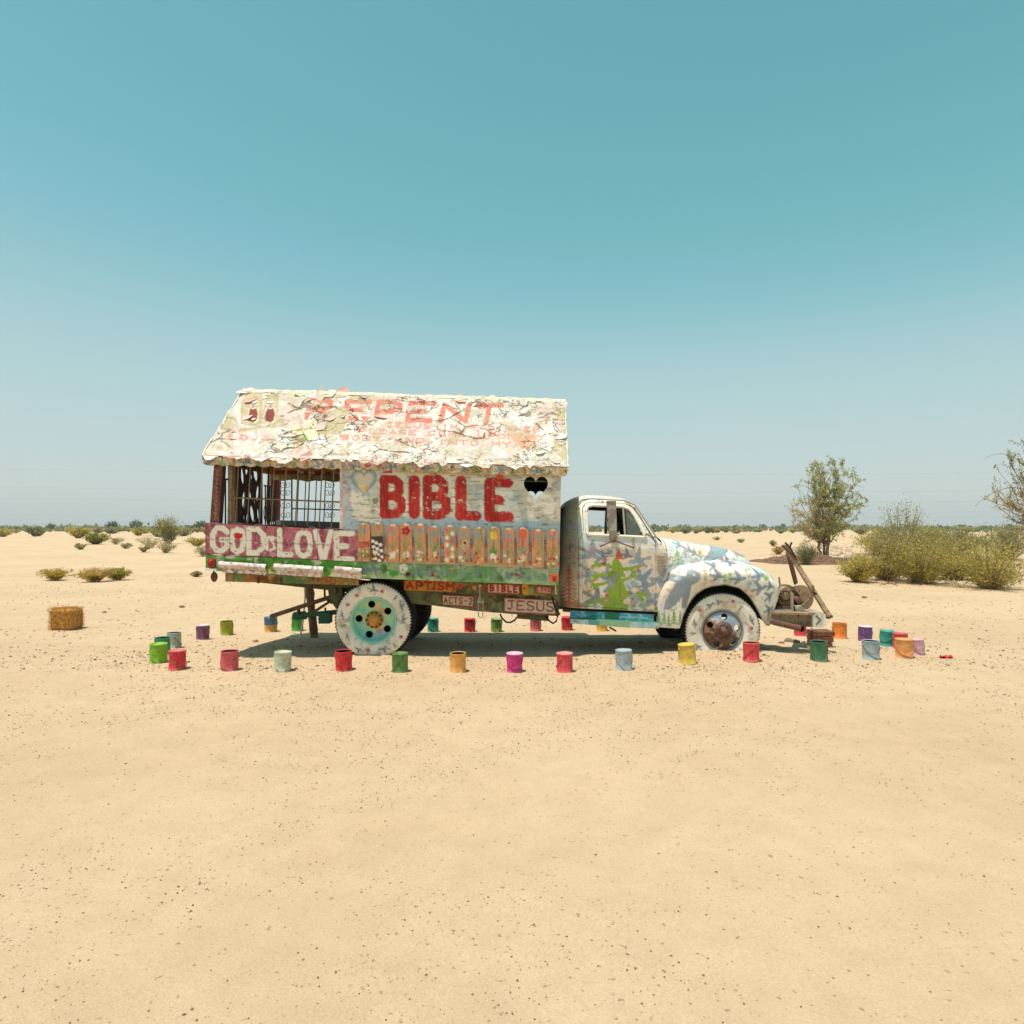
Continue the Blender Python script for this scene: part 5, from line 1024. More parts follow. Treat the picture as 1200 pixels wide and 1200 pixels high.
def cab_paint(c):
    c.fill('e6dac4').blotch('efe6d4', .03, .5, 501, soft=.1).blotch('dcbfa2', .03, .58, 502, soft=.12, amt=.7).blotch('b9c6c8', .03, .58, 503, soft=.12, amt=.7)
    c.poly([(678, 712), (678, 640), (700, 645), (770, 640), (790, 660), (785, 712)], 'dcc4b2', 4, soft=4, amt=.65)
    c.poly([(684, 629), (770, 629), (772, 637), (684, 637)], 'cdd6d6', 1.5, soft=3, amt=.8); c.blotch('b4c2c6', .035, .52, 505, soft=.08, region=(678, 640, 790, 712), amt=.8); c.blotch('e2c9ae', .04, .58, 506, soft=.08, region=(678, 640, 790, 712))
    # bare grey rear corner
    m = sstep(680, 677.2, c.U)*1.0; m = np.where(c.V < 590, sstep(680.5, 678.5, c.U), m); c.mixm(m*.95, 'a39684'); k = fbm(c.U*.08, c.V*.05, 507); c.mixm(m*sstep(.5, .65, k)*.6, '8a8176'); c.mixm(m*sstep(.58, .7, fbm(c.U*.1, c.V*.04, 508))*.6, 'b8a078')
    c.mixm(m*np.exp(-((c.V-618)/5)**2)*.6, '8f98a0'); c.mixm(m*sstep(655, 690, c.V)*.6, 'd0bda0')
    for t in np.linspace(0, 1, 9): y = 670+40*t; w = 3+8*t; c.stroke([(668-w, y+2), (667, y-3), (668+w*.9, y+3)], 1.7, 'a3623c', wob=1.4)
    c.stroke([(667, 664), (667, 712)], 2.6, '9c5a38', wob=1.2); c.poly([(656, 706), (684, 708), (690, 714), (656, 714)], 'a8683f', 2, amt=.7)
    # flock
    bl = ['929eaa', '8592a0', 'a0acb2', '7c8b9a']
    for i, (x, y, L, a, f) in enumerate([(693, 650, 15, .5, 1), (708, 652, 13, -.6, 1), (690, 674, 14, -.3, 1), (719, 680, 17, -.9, 1), (748, 655, 14, .3, -1), (752, 676, 15, 1.2, 1), (748, 695, 20, -1.1, -1), (698, 702, 16, .5, 1), (762, 702, 15, .7, -1), (757, 684, 13, -.2, 1), (712, 671, 10, .3, -1), (735, 650, 8, .2, 1), (773, 678, 15, -.15, -1)]):
        c.bird(x, y, L*1.15, a, bl[i % 4], wing=1, flip=f, wob=1.0, line='6f7c8a')
    # green tree on the door
    gr = '86a02e'; k = dict(wob=1.8)
    c.poly([(722, 652), (728, 660), (733, 668), (730, 668), (734, 676), (728, 676), (734, 690), (745, 697), (734, 699), (737, 706), (735, 716), (705, 716), (709, 706), (714, 700), (711, 694), (716, 684), (712, 676), (716, 668), (717, 658)], gr, **k)
    for st in ([(716, 664), (704, 661), (695, 664)], [(704, 662), (698, 668)], [(738, 665), (744, 670)], [(702, 675), (695, 681)], [(700, 686), (692, 692)], [(746, 693), (752, 700)], [(728, 666), (738, 665), (748, 663)], [(716, 673), (702, 675), (694, 676)], [(714, 682), (700, 686), (694, 686)], [(730, 694), (746, 692), (757, 696)], [(716, 700), (702, 704), (690, 708)], [(728, 680), (738, 676), (743, 672)]): c.stroke(st, 3.6, gr, **k)
    c.poly([(720, 655), (725, 641.5), (731, 655)], 'd0604a', 1); c.ell(707, 661, 2.4, 2, 'a8392c'); c.ell(711, 698, 2.6, 2.2, 'b0452c'); c.ell(747, 664, 2.2, 2, 'cf7a3a')
    for x, y, L, a, f in ((717, 681, 15, -.9, 1), (741, 692, 14, -.8, -1)): c.bird(x, y, L, a, '8f9ba8', wing=.8, flip=f, wob=1)
    for x, y in ((695, 666), (699, 671), (744, 669), (749, 662), (693, 682), (697, 690), (690, 694), (753, 701), (757, 694), (745, 674), (705, 706), (738, 704)): c.ell(x, y, 2.6, 2.2, gr, wob=1.5)
    for x in range(688, 770, 9): c.ell(x, 707+(x % 5), 2.4, 2.1, '8fa05a', wob=1)
    for x, y in ((700, 668), (744, 690), (690, 690), (765, 690), (735, 704)): c.ell(x, y, 4.5, 3, 'e2c8b4', wob=2)
    c.stroke([(722, 636), (725, 668), (727, 700)], .7, '6a6a50', wob=1)
    # rust along seams and rain gutter
    rs = sstep(.60, .72, fbm(c.U*.22, c.V*.3, 509)); c.mixm(rs*.7*((c.V < 597) & (c.V > 584) & (c.U > 700)), 'a0663c'); c.mixm(sstep(.62, .72, fbm(c.U*.16, c.V*.16, 510))*.5*(c.V > 634), 'b58a68'); c.mixm(sstep(.72, .76, fbm(c.U*.4, c.V*.4, 511))*.8, '7a5238'); c.brush(512)
def cab_shell(inset, colour):
    ys = list(np.linspace(714.5, 596, 115))+list(np.linspace(595.4, 583, 24))+[582, 581, 580.2, 579.4, 579, 578.6, 578.35, 578.2]
    R = []
    for y in ys:
        xr, xf, w = crow(y); z = Z(y, D0)-(inset if y < 582 else 0)*.8; R.append([(x, YC+yy, shear(x, z)) for x, yy in ring(cxp(xr)+inset, cxp(xf)-inset, max(w-inset, .1), .24, .13)])
    V = np.array(R).reshape(-1, 3); m = len(ys); n = len(R[0]); I = np.arange(m*n).reshape(m, n)
    FF = np.stack([I[:-1], np.roll(I, -1, 1)[:-1], np.roll(I, -1, 1)[1:], I[1:]], -1).reshape(-1, 4)
    ctr = V[FF].mean(1); uz = ctr[:, 2]+(ctr[:, 0]-XR)*SL; U = 600+ctr[:, 0]*F/D0; Vp = HZ-(uz-CH)*F/D0
    side = np.abs(ctr[:, 1]-YC) > np.vectorize(hw)(uz)-inset-.03
    inw = pip(U, Vp, WIN) & side
    xm = (ctr[:, 0] > cxp(735)) & (np.abs(ctr[:, 1]-YC) < np.vectorize(hw)(uz)-.11) & (Vp > 593) & (Vp < 627)    # windscreen
    xb = (ctr[:, 0] < cxp(676)) & (np.abs(ctr[:, 1]-YC) < .42) & (Vp > 597) & (Vp < 622)                      # rear window
    keep = ~(inw | xm | xb); door = pip(U, Vp, DOOR) & side & keep
    uzv = V[:, 2]+(V[:, 0]-XR)*SL; c = Canvas(600+V[:, 0]*F/D0, HZ-(uzv-CH)*F/D0)
    if colour: cab_paint(c)
    else: c.fill('2b221c')
    def sub(mask):
        f = FF[mask]; u, inv = np.unique(f, return_inverse=True); return V[u], inv.reshape(f.shape).tolist(), c.c[u]
    if not colour: v, f, k = sub(keep); return mesh_np('cab_lining', v, f+[], k, 'paint', TR)
    v, f, k = sub(keep & ~door); top = [tuple(V[I[-1]].mean(0))]
    cab = mesh_np('cab', v, f, k, 'car_paint', TR)
    for sgn in (1, -1):
        v, f, k = sub(door & ((ctr[:, 1]-YC)*sgn < 0)); mesh_np('door', v, f, k, 'car_paint', cab)
    # top skin
    tp_ = MB(); q = [tuple(x) for x in V[I[-1]]]; tp_._add(q, [tuple(range(len(q)))], lin('efe6d4')); tp_.build('roof_skin', 'car_paint', cab, usecol=True)
    return cab
CAB = cab_shell(0, True); cab_shell(.035, False)
def S(px, py, lift=0):   # point on the near side skin of the cab
    x = cxp(px); z = Z(py, D0); return Vector((x, YC-hw(z)-lift, shear(x, z)))
def on_side(pts, near=True, lift=0):
    out = [S(x, y, lift) for x, y in pts]
    return out if near else [Vector((p.x, 2*YC-p.y, p.z)) for p in out]
for nearside in (True, False):
    wloop = densify(WIN, 2.5); wloop.append(wloop[0]); wloop.append(wloop[1])
    MB().tube(on_side(wloop, nearside, .003), .019, 8).build('window_frame', 'white_paint', CAB, smooth=True)
    dl = densify(DOOR, 3); dl.append(dl[0]); MB().tube(on_side(dl, nearside, -.0035), .0050, 5).build('door_seam', 'steel_dark', CAB)
    MB().tube(on_side([(732.5, 593), (732.5, 610), (732.8, 628)], nearside, .004), .013, 6).build('vent_pillar', 'tan_metal', CAB)
    gp_ = [(734.5, 595), (739.5, 597), (745.5, 606), (755.5, 626.5), (734.5, 626.5)]
    a = on_side(gp_, nearside, -.012); b_ = [p+Vector((0, .006 if nearside else -.006, 0)) for p in a]; g_ = MB(); n_ = len(a)
    g_._add(a+b_, [tuple(range(n_)), tuple(range(2*n_-1, n_-1, -1))]+[(i, i+n_, (i+1) % n_+n_, (i+1) % n_) for i in range(n_)]); g_.build('vent_glass', 'glass', CAB)
    MB().tube(on_side(gp_+[gp_[0]], nearside, -.004), .008, 5).build('vent_seal', 'black_rubber', CAB)
    MB().tube(on_side(densify([(677, 592), (684, 586), (696, 584.5), (735, 584.8), (747, 590), (770, 628)], 4)[:-18], nearside, .004), .010, 6).build('rain_gutter', 'tan_metal', CAB, smooth=True)
for k in range(11):
    y = 649+k*1.75; MB().tube(on_side([(769.8, y), (781, y)], True, .001), .004, 4).build('louvre', 'grey_wood', CAB)
MB().lathe(S(670.8, 645.5), [(.001, -.05), (.03, -.048), (.04, -.035), (.042, .0), (.042, .06)], n=20).build('fuel_cap', 'grey_wood', CAB, smooth=True)
q = on_side([(708, 651), (708, 651)], True, .03)[0]; MB().tube([q+Vector((-.0, .03, 0)), q, q+Vector((.03, -.005, 0)), q+Vector((.11, -.004, -.004))], .009, 6).build('door_handle', 'tan_metal', CAB, smooth=True)
MB().tube(on_side([(742, 629), (742, 640)], True, .012), .011, 6).build('mirror_bracket', 'tan_metal', CAB)
# windscreen: frame, two panes, centre post
def WS(s, t):     # s across -1..1, t 0 bottom 1 top
    y = 627.6-34.4*t; xr, xf, w = crow(y); ww = w-.10; x = cxp(xf)-.004; return Vector((x-.03*abs(s)**4, YC+s*ww, shear(x, Z(y, D0))))
for s0, s1 in ((-1, -.02), (.02, 1)):
    g_ = MB(); N = 8; vs = [WS(s0+(s1-s0)*i/N, t) for t in (0, 1) for i in range(N+1)]; vb = [v+Vector((-.006, 0, 0)) for v in vs]; M2 = 2*(N+1)
    g_._add(vs+vb, [(i, i+1, N+2+i, N+1+i) for i in range(N)]+[(M2+i, M2+N+1+i, M2+N+2+i, M2+i+1) for i in range(N)]); g_.build('windscreen', 'glass', CAB)
loop = [WS(-1+.1*i, 0) for i in range(21)]+[WS(1-.1*i, 1) for i in range(21)]; loop += loop[:2]
MB().tube(loop, .011, 6).build('windscreen_frame', 'grey_wood', CAB); MB().tube([WS(0, 0), WS(0, 1)], .014, 6).build('windscreen_post', 'tan_metal', CAB)
loop = []
for y_, z_ in [(-.42, 622), (.42, 622), (.42, 597), (-.42, 597), (-.42, 622)]: xr, xf, w = crow(z_); loop.append(Vector((cxp(xr)-.002, YC+y_, shear(cxp(xr), Z(z_, D0)))))
MB().tube(loop, .014, 6).build('rear_window_frame', 'black_rubber', CAB)
# inside the cab
z0 = shear(cxp(700), Z(700, D0))
MB().box((cxp(680), YC, Z(660, D0)), (.14, 1.5, .55)).build('seat_back', 'seat_brown', CAB, bevel=.03); MB().box((cxp(703), YC, Z(682, D0)), (.5, 1.5, .16)).build('seat', 'seat_brown', CAB, bevel=.03)
MB().box((cxp(764), YC, Z(642, D0)), (.20, 1.5, .20)).build('dashboard', 'tan_metal', CAB, bevel=.03)
MB().box((cxp(722), YC, Z(712, D0)), (1.2, 1.6, .03)).build('cab_floor', 'steel_dark', CAB)
sw = Vector((cxp(736), YC+.38, Z(629, D0))); rot = Matrix.Rotation(math.radians(-55), 3, 'Y'); mb = MB()
mb.tube([sw+rot @ Vector((.20*math.cos(a), .20*math.sin(a), 0)) for a in np.linspace(0, 2*math.pi, 30)], .013, 8); mb.tube([sw+rot @ Vector((.2, 0, 0)), sw+rot @ Vector((-.2, 0, 0))], .01, 6); mb.tube([sw, sw+rot @ Vector((0, 0, -.7))], .02, 8); mb.build('steering_wheel', 'black_rubber', CAB, smooth=True)
# board wedged in the door window with two stays
panel('window_board', [(710.8, 587), (722, 587), (722.5, 604), (723, 634), (718.5, 636.5), (715, 632), (711.5, 604)], S(716, 633).y-.03, .022, lambda c: c.fill('8f8478').blotch('7a5c50', .12, .52, 521, sy=.3).blotch('b0a898', .2, .6, 522).blotch('8a5a44', .2, .63, 523, sy=.3), CAB, res=.010, side='7a6a5c')
MB().tube([S(719, 633, .03), S(703, 641, .012)], .008, 5).build('stay', 'rust', CAB); MB().tube([S(719, 633, .03), S(742.5, 641, .012)], .008, 5).build('stay', 'rust', CAB)
# ------------------------------------------------------------------ hood
def body_paint(c):
    c.fill('e6dfcf').blotch('efe9dc', .03, .5, 541, soft=.1).blotch('d9c6b4', .03, .6, 542, soft=.1).blotch('c3ced2', .03, .6, 543, soft=.1)
    c.poly([(786, 660), (800, 655), (860, 652), (900, 662), (900, 668), (860, 660), (800, 666)], 'd6dde0', 3, soft=3, amt=.8)
    c.blotch('dcc0aa', .04, .55, 544, soft=.1, region=(770, 672, 920, 740), amt=.7)
    c.fir(798, 643, 20, 20, '7fae78', 1.5, wob=1); c.fir(808, 641, 15, 14, '8a969c', 1.2, wob=1.5)
    for x, y in ((814, 645), (803, 640), (820, 650)): c.bird(x, y, 9, .5, '8a969c', wing=.8, wob=1.2)
    c.flower(827, 648, 3, 'e0b070', 9, '74a860')
    c.poly([(832, 657), (847, 640.5), (862, 642), (871, 646), (862, 650), (852, 655), (842, 657)], '93a9b0', 1.2); c.poly([(872, 645), (885, 648), (894, 652), (892, 656), (884, 655), (876, 651)], '8fa4ae', 1.2)
    c.stroke([(832, 657), (847, 640.5)], .9, '6a7c84'); c.stroke([(842, 657), (856, 654), (866, 647), (872, 645)], .9, '6a7c84'); c.stroke([(847, 640.5), (800, 634.5)], .8, '8fa0a4')
    # fender
    g = '8a959c'
    c.poly([(779, 678), (790, 673), (803, 675), (806, 669), (812, 667), (820, 671), (821, 678), (816, 683), (810, 686), (808, 698), (804, 714), (799, 712), (799, 700), (792, 708), (786, 714), (778, 715), (780, 704), (788, 690), (792, 683), (786, 681), (779, 684)], g, 1.2); c.ell(813, 673.5, 1.6, 1.6, 'e0c8b0', wob=0); c.ell(794, 678, 4, 2, 'a8b4ba')
    for i, (x, y, L, a) in enumerate([(841, 675, 10, .15), (866, 678, 11, .0), (891, 675, 11, -.1), (891, 690, 11, -.2), (904, 699, 9, -.7), (838, 664, 8, -.6), (862, 660, 8, .2), (904, 715, 8, -.4), (905, 688, 8, .2)]): c.bird(x, y, L*1.05, a, ['8793a0', '929ea6'][i % 2], wing=.95, wob=.8, line='5f6b78')
    for x, y, h_, cl in ((826, 669, 15, 'dca86c'), (878, 675, 15, 'd89a84'), (855, 673, 10, '9ab060'), (849, 675, 10, '9ab060'), (878, 651, 5, 'c8705c'), (903, 675, 5, 'cfc060'), (903, 722, 6, 'd08a7c'), (881, 664, 6, 'dcc090')): c.flower(x, y, 2.4 if h_ > 6 else 2, cl, h_, '7fa860', wob=.8)
    c.ell(900, 678, 3, 3, '7fae58', wob=2); c.fir(790, 714, 9, 18, '6f9f5c', 1.3, wob=.8)
    for x in (773, 779, 784, 797): c.fir(x, 718+rng.uniform(-2, 3), 6, 14, '7fa870', 1.1, wob=.8)
    c.blotch('b07a58', .25, .70, 545, amt=.7); c.blotch('8a8478', .4, .73, 546, amt=.6); c.brush(547)
HP = [(781, 629.5, .80, 672), (784, 630.5, .79, 672), (800, 633, .75, 672), (825, 636.5, .69, 672), (847, 640, .63, 672), (865, 643.5, .57, 674), (880, 647.3, .51, 676), (890, 651, .46, 680), (897, 655.5, .41, 686), (901, 661, .37, 690), (903.5, 668, .34, 694), (905, 678, .32, 698)]
HPa = np.array(HP, float); pxs = np.concatenate([np.arange(781, 890, 1.1), np.arange(890, 905.1, .6)]); V = []; nt = 96
for px in pxs:
    top, w, bot = [np.interp(px, HPa[:, 0], HPa[:, k]) for k in (1, 2, 3)]; zt, zb = Z(top, D0), Z(bot, D0)
    for k in range(nt+1):
        a = math.pi*k/nt; ca, sa = math.cos(a), math.sin(a); y = -w*math.copysign(abs(ca)**.55, ca); V.append((cxp(px), YC+y, zb+(zt-zb)*sa**.62))
V = np.array(V); n_ = nt+1; I = np.arange(len(pxs)*n_).reshape(-1, n_); FF = np.stack([I[:-1, :-1], I[:-1, 1:], I[1:, 1:], I[1:, :-1]], -1).reshape(-1, 4).tolist(); FF.append(I[-1].tolist())
c = Canvas(600+V[:, 0]*F/D0, HZ-(V[:, 2]-CH)*F/D0); body_paint(c); HOOD = mesh_np('hood', V, FF, c.c, 'car_paint', TR)
MB().tube([Vector(V[I[3, k]])*1 for k in range(4, 40, 3)], .006, 5).build('hood_seam', 'rust', HOOD)
# ------------------------------------------------------------------ front fenders
FTOP = np.array([(771, 706), (772, 697), (774, 690), (777, 684), (781, 677.5), (787, 671), (793, 666), (800, 662), (812, 659.4), (827, 658.3), (853, 657), (873, 659), (885, 661.5), (893, 664), (900, 666.3), (906, 669.5), (910, 673), (913, 677), (914.6, 682), (915.2, 688)], float)
FBOT = np.array([(771, 735.5), (797, 737), (798.5, 733), (801, 722), (805, 713), (810, 704), (817, 696), (826, 690), (835, 687), (851, 685), (867, 689), (874, 694), (880, 700), (888, 713), (895, 727), (900, 733.5), (904, 732.5), (906.5, 722), (909, 714), (912, 705), (914, 697), (915.2, 690)], float)
FOUT = np.array([(771, .90), (776, .925), (783, .95), (800, .965), (850, .97), (880, .955), (895, .925), (905, .88), (911, .83), (914, .78), (915.2, .74)], float)
fx_ = np.concatenate([np.arange(771, 800, .6), np.arange(800, 893, 1.0), np.arange(893, 915.3, .5)])
def fender(sgn):
    V = []; nt = 64
    for px in fx_:
        w = np.interp(px, FOUT[:, 0], FOUT[:, 1]); fd = YC-w; zt = Z(np.interp(px, FTOP[:, 0], FTOP[:, 1]), fd); zb = Z(np.interp(px, FBOT[:, 0], FBOT[:, 1]), fd)
        x = X(px, fd); win = .35 if px > 783 else .35+.45*(783-px)/12; zs = max(zt-.20, zb+.25*(zt-zb))
        for k in range(nt+1):
            t = k/nt
            if t < .5: a = t/.5*math.pi/2; y = win+(w-win)*math.sin(a)**.8; z = zs+(zt-zs)*math.cos(a)**.75
            else: u = (t-.5)/.5; z = zs+(zb-zs)*u; y = w-.03*u*u
            V.append((x, YC-sgn*y, z))
        V.append((x, YC-sgn*(w-.09), zb+.012))      # rolled inner lip
    V = np.array(V); n_ = nt+2; I = np.arange(len(fx_)*n_).reshape(-1, n_); FF = np.stack([I[:-1, :-1], I[:-1, 1:], I[1:, 1:], I[1:, :-1]], -1).reshape(-1, 4).tolist(); FF.append(I[-1].tolist()); FF.append(I[0].tolist())
    c = Canvas(600+V[:, 0]*F/7.85, HZ-(V[:, 2]-CH)*F/7.85); body_paint(c); lipm = np.tile(np.arange(n_) >= nt+1, len(fx_)); c.mixm(lipm*1.0, '2a2320')
    o = mesh_np('fender', V, FF, c.c, 'car_paint', TR)
    xa = np.arange(799, 904, 2.0); a = [Vector((X(px, YC-np.interp(px, FOUT[:, 0], FOUT[:, 1])), YC-sgn*(np.interp(px, FOUT[:, 0], FOUT[:, 1])-.03), Z(np.interp(px, FBOT[:, 0], FBOT[:, 1]), YC-np.interp(px, FOUT[:, 0], FOUT[:, 1])))) for px in xa]
    MB().tube(a, .008, 6).build('wheel_lip', 'tan_metal', o, smooth=True)
    # dark inner well
    w_ = MB(); 
    for i in range(len(a)-1):
        p0, p1 = a[i]+Vector((0, sgn*.05, .03)), a[i+1]+Vector((0, sgn*.05, .03)); w_._add([p0, p1, p1+Vector((0, sgn*.42, .02)), p0+Vector((0, sgn*.42, .02))], [(0, 1, 2, 3)])
    w_.build('wheel_well', 'inner_dark', o)
    hl = Vector((X(904.5, 7.85), YC-sgn*.66, Z(681, 7.85)))
    h_ = MB().lathe(hl, [(.001, .06), (.05, .055), (.08, .035), (.092, .012), (.095, -.02), (.1, -.025), (.1, -.09)], 'X', 28).build('headlight', 'chrome', TR, smooth=True)
    return o
fender(1); fender(-1)
for k in range(5): MB().box((X(906, 7.9), YC, Z(690+k*7, 7.9)), (.05, 1.1, .035)).build('grille_bar', 'white_paint', TR, bevel=.008)
MB().box((X(898, 7.9), YC, Z(703, 7.9)), (.03, 1.1, .5)).build('radiator', 'inner_dark', TR)
MB().box((X(845, 7.9), YC, Z(690, 7.9)), (.9, .6, .45)).build('engine', 'steel_dark', TR)
MB().slab([(655, 704), (900, 718), (900, 730), (655, 718)], 7.95, .08, at=8.3).build('frame_rail', 'chassis_green', TR)
MB().slab([(655, 704), (900, 718), (900, 730), (655, 718)], 7.95, .08, at=9.2).build('frame_rail', 'chassis_green', TR)
# cab sill and running board
MB().slab([(660, 714), (770, 719), (770, 722), (660, 717)], 7.96, .1).build('cab_sill', 'dark_wood', TR)
def p_apron(c):
    c.fill('4f93a4').blotch('3f8296', .08, .5, 561).blotch('7fb4bc', .12, .6, 562, sy=2.5).blotch('8a8a6a', .3, .72, 563); c.poly([(709, 712), (727, 712), (725, 732), (708, 732)], '2f6a4c', 1.5)
    for x in (684, 738, 752): c.bird(x, 720+(x-668)*.045, 10, .1, '8fc0c8', wing=.6)
    c.poly([(688, 712), (706, 714), (706, 732), (686, 732)], '3f8a8a', 2, amt=.6)
panel('step_apron', [(668.3, 715.5), (766, 720.3), (766, 729.5), (668.3, 726)], 7.93, .03, p_apron, TR, res=.011, side='3a5a60')
def p_step(c):
    c.fill('9fc0c4').blotch('b4ccc8', .1, .5, 565); c.poly([(702, 720), (738, 724), (738, 740), (702, 738)], '8fb48c', 1.5); c.poly([(689, 720), (702, 722), (702, 740), (689, 740)], '58988c', 1.5); c.blotch('8a7a64', .3, .68, 566)
STEP = panel('running_board', [(668.5, 725.3), (772, 730.4), (772, 736.8), (735, 735.5), (668.5, 730.5)], 7.80, .012, p_step, TR, res=.011, side='6a9a9c')
MB().slab([(668.5, 725.2), (772, 730.3), (772, 731.3), (668.5, 726.2)], 7.812, .16).build('step_top', 'teal_part', STEP)
MB().tube([P(714, 735, 7.9), P(722, 739.5, 7.85)], .012, 6).build('step_bracket', 'steel_dark', TR)
# ------------------------------------------------------------------ front winch with its A frame
BM = MB().slab([(906, 717), (953, 718.8), (953, 721.2), (906, 719.4)], 7.86, .22).build('bumper_beam', 'winch_brown', TR)
MB().slab([(906, 719), (953, 721), (953, 733), (906, 731)], 7.92, .03).build('web', 'winch_brown', BM); MB().slab([(906, 730), (953, 732.6), (953, 735), (906, 732.4)], 7.86, .22).build('flange', 'winch_dark', BM)
def p_end(c):
    c.fill('cfc6b4').blotch('5a5048', .12, .55, 571, soft=.03).blotch('e4dccb', .2, .6, 572); c.stroke([(957, 722), (961, 727), (957, 732)], 2, '4a423c', wob=1.5); c.stroke([(966.5, 719), (966, 734)], 2.4, 'efe8da', wob=.6)
panel('bumper_end', [(952.5, 718), (963, 717.5), (968, 720), (967.5, 733), (962, 735.5), (952.5, 735)], 7.84, .30, p_end, TR, res=.010, side='a89a88')
MB().tube([P(906, 729, 7.84), P(938, 736.5, 7.80)], .035, 12).build('pipe', 'winch_dark', TR); MB().lathe(P(938.5, 736.6, 7.80), [(.036, -.02), (.03, -.02), (.026, 0), (.0, .01)], n=16).build('pipe_mouth', 'black_rubber', TR)
MB().slab([(908, 715), (930, 715.5), (930, 718), (908, 717.5)], 7.9, .3).build('winch_plate', 'chrome', TR)
def disc(cx, cy, r, d, th, m): return MB().lathe(P(cx, cy, d), [(.001, -th), (r*.97, -th), (r, -th*.7), (r, th*.7), (r*.97, th), (.001, th)], n=40).build('winch_flange', m, TR)
disc(937.5, 701, .17, 8.35, .012, 'winch_brown'); disc(919, 700, .17, 8.28, .012, 'winch_brown')
MB().tube([P(928, 700, 8.25), P(931, 700, 8.75)], .09, 16).build('winch_drum', 'winch_dark', TR)
mb = MB(); mb.slab([(914, 692), (920, 687), (926, 690), (930, 697), (927, 708), (917, 712), (912, 703)], 8.12, .14); mb.lathe(P(921, 699, 8.1), [(.001, -.03), (.03, -.03), (.05, -.01), (.052, .03)], n=14); mb.build('gear_case', 'winch_brown', TR, bevel=.004)
for k in range(12):
    a = k*math.pi/6; MB().box(P(921+6.5*math.cos(a), 699+6.5*math.sin(a), 8.08), (.02, .05, .02), Matrix.Rotation(-a, 3, 'Y')).build('gear_tooth', 'rust', TR)
MB().slab([(911, 711), (932, 710), (934, 716), (910, 716)], 8.05, .18).build('winch_foot', 'rust', TR, bevel=.004); MB().slab([(927, 695), (930, 695), (930, 716), (928, 716)], 8.0, .04).build('clutch_lever', 'tan_metal', TR)
mb = MB(); mb.lathe(P(935, 703, 8.05), [(.001, -.03), (.035, -.03), (.04, 0), (.04, .1)], n=14); mb.slab([(934, 706), (941, 704), (942, 712), (934, 713)], 8.04, .1); mb.build('brake_band', 'winch_dark', TR)
MB().lathe(P(937, 714, 8.0), [(.001, -.03), (.045, -.03), (.05, 0), (.05, .12), (.001, .12)], n=16).build('fairlead', 'tan_metal', TR)
def beam(a, b_, w, t, name, m):
    v = (b_-a).normalized(); s = v.cross(Vector((0, 1, 0))).normalized(); y = Vector((0, 1, 0))
    c8 = [a+s*w/2-y*t/2, a-s*w/2-y*t/2, b_-s*w/2-y*t/2, b_+s*w/2-y*t/2]; c8 += [p+y*t for p in c8]; return MB().hexa(c8).build(name, m, TR, bevel=.003)
beam(P(924, 646, 8.2), P(971, 721, 7.95), .052, .05, 'crane_leg', 'winch_brown'); beam(P(923, 646, 8.3), P(932.8, 684, 8.9), .05, .05, 'crane_leg', 'winch_dark')
beam(P(918, 639, 8.22), P(933.5, 655, 8.15), .03, .10, 'crane_head', 'winch_dark'); MB().tube([P(920, 636, 8.2), P(923.5, 639, 8.2), P(925, 643, 8.2), P(927, 637, 8.2), P(928, 635.5, 8.2)], .012, 6).build('hook', 'steel_dark', TR)
MB().tube([P(925, 640, 8.12), P(934, 656, 8.12)], .01, 6).build('cable', 'steel_dark', TR)
MB().tube([P(933, 711, 8.05), P(942, 709, 8.02), P(949, 702, 8.0), P(953.5, 694, 7.98), P(952.5, 686, 7.97)], .014, 6).build('brace', 'tan_iron', TR); MB().box(P(954, 695, 7.98), (.04, .07, .02), Matrix.Rotation(.5, 3, 'Y')).build('clamp', 'steel_dark', TR)
MB().box(P(971, 722.5, 7.93), (.06, .1, .03), Matrix.Rotation(-.4, 3, 'Y')).build('pivot_shoe', 'winch_dark', TR)
MB().tube([P(913, 676, 7.95), P(914, 686, 7.98), P(912.5, 690, 8.0)], .012, 6).build('lamp_post', 'tan_metal', TR)
# ------------------------------------------------------------------ prop post, strap, block, bale
pb = gp(368.5, 747); pt_ = P(360.5, 672, pb.y); 
def p_prop(c): c.fill('6d5844').blotch('5a4838', .15, .5, 601, sy=.3).blotch('8a7458', .25, .6, 602, sy=.25).blotch('3a2c24', .5, .66, 603, sy=.2)
PO = MB(); n = 16; r = np.random.default_rng(3); pts = [pb+(pt_-pb)*t for t in np.linspace(-.04, 1, 14)]
PO.tube([p-pb for p in pts], [.062-.006*k/13+.004*r.normal() for k in range(14)], 12); o = PO.build('prop_post', 'wood', off=(0, 0, 0)); o.location = pb
tag(o, 'thick weathered wooden post propping up the rear of the truck bed', 'post')
mb = MB(); pz = P(357, 676, pb.y-.1)
mb.tube([pz-pb, P(357.5, 700, pb.y-.1)-pb, P(355.5, 725, pb.y-.12)-pb, P(351.5, 748, pb.y-.15)-pb], .013, 6); o = mb.build('hanging_strap', 'white_paint', off=(0, 0, 0)); o.location = pb; tag(o, 'pale strap hanging down beside the prop post', 'strap')
b0 = gp(961, 757.5); e0 = empty('wood_block', b0); tag(e0, 'dark brown stacked timber block under the winch end of the bumper', 'timber block')
sc = b0.y/F
for k in range(3): MB().box((.0+.006*(k-1), .0, .032+.072*k), (.26-.012*(2-k), .22, .066), Matrix.Rotation(.02*(k-1), 3, 'Z')).build('plank', 'rust_wood', e0, off=(0, 0, 0), bevel=.006)
bl = gp(82, 737); e0 = empty('straw_bale', bl); tag(e0, 'orange straw bale standing alone on the sand beyond the tail end', 'bale')
MB().box((-.05, 0, .165), (.36, .3, .33)).build('core', 'straw', e0, off=(0, 0, 0), bevel=.03)
st = MB(); r = np.random.default_rng(8)
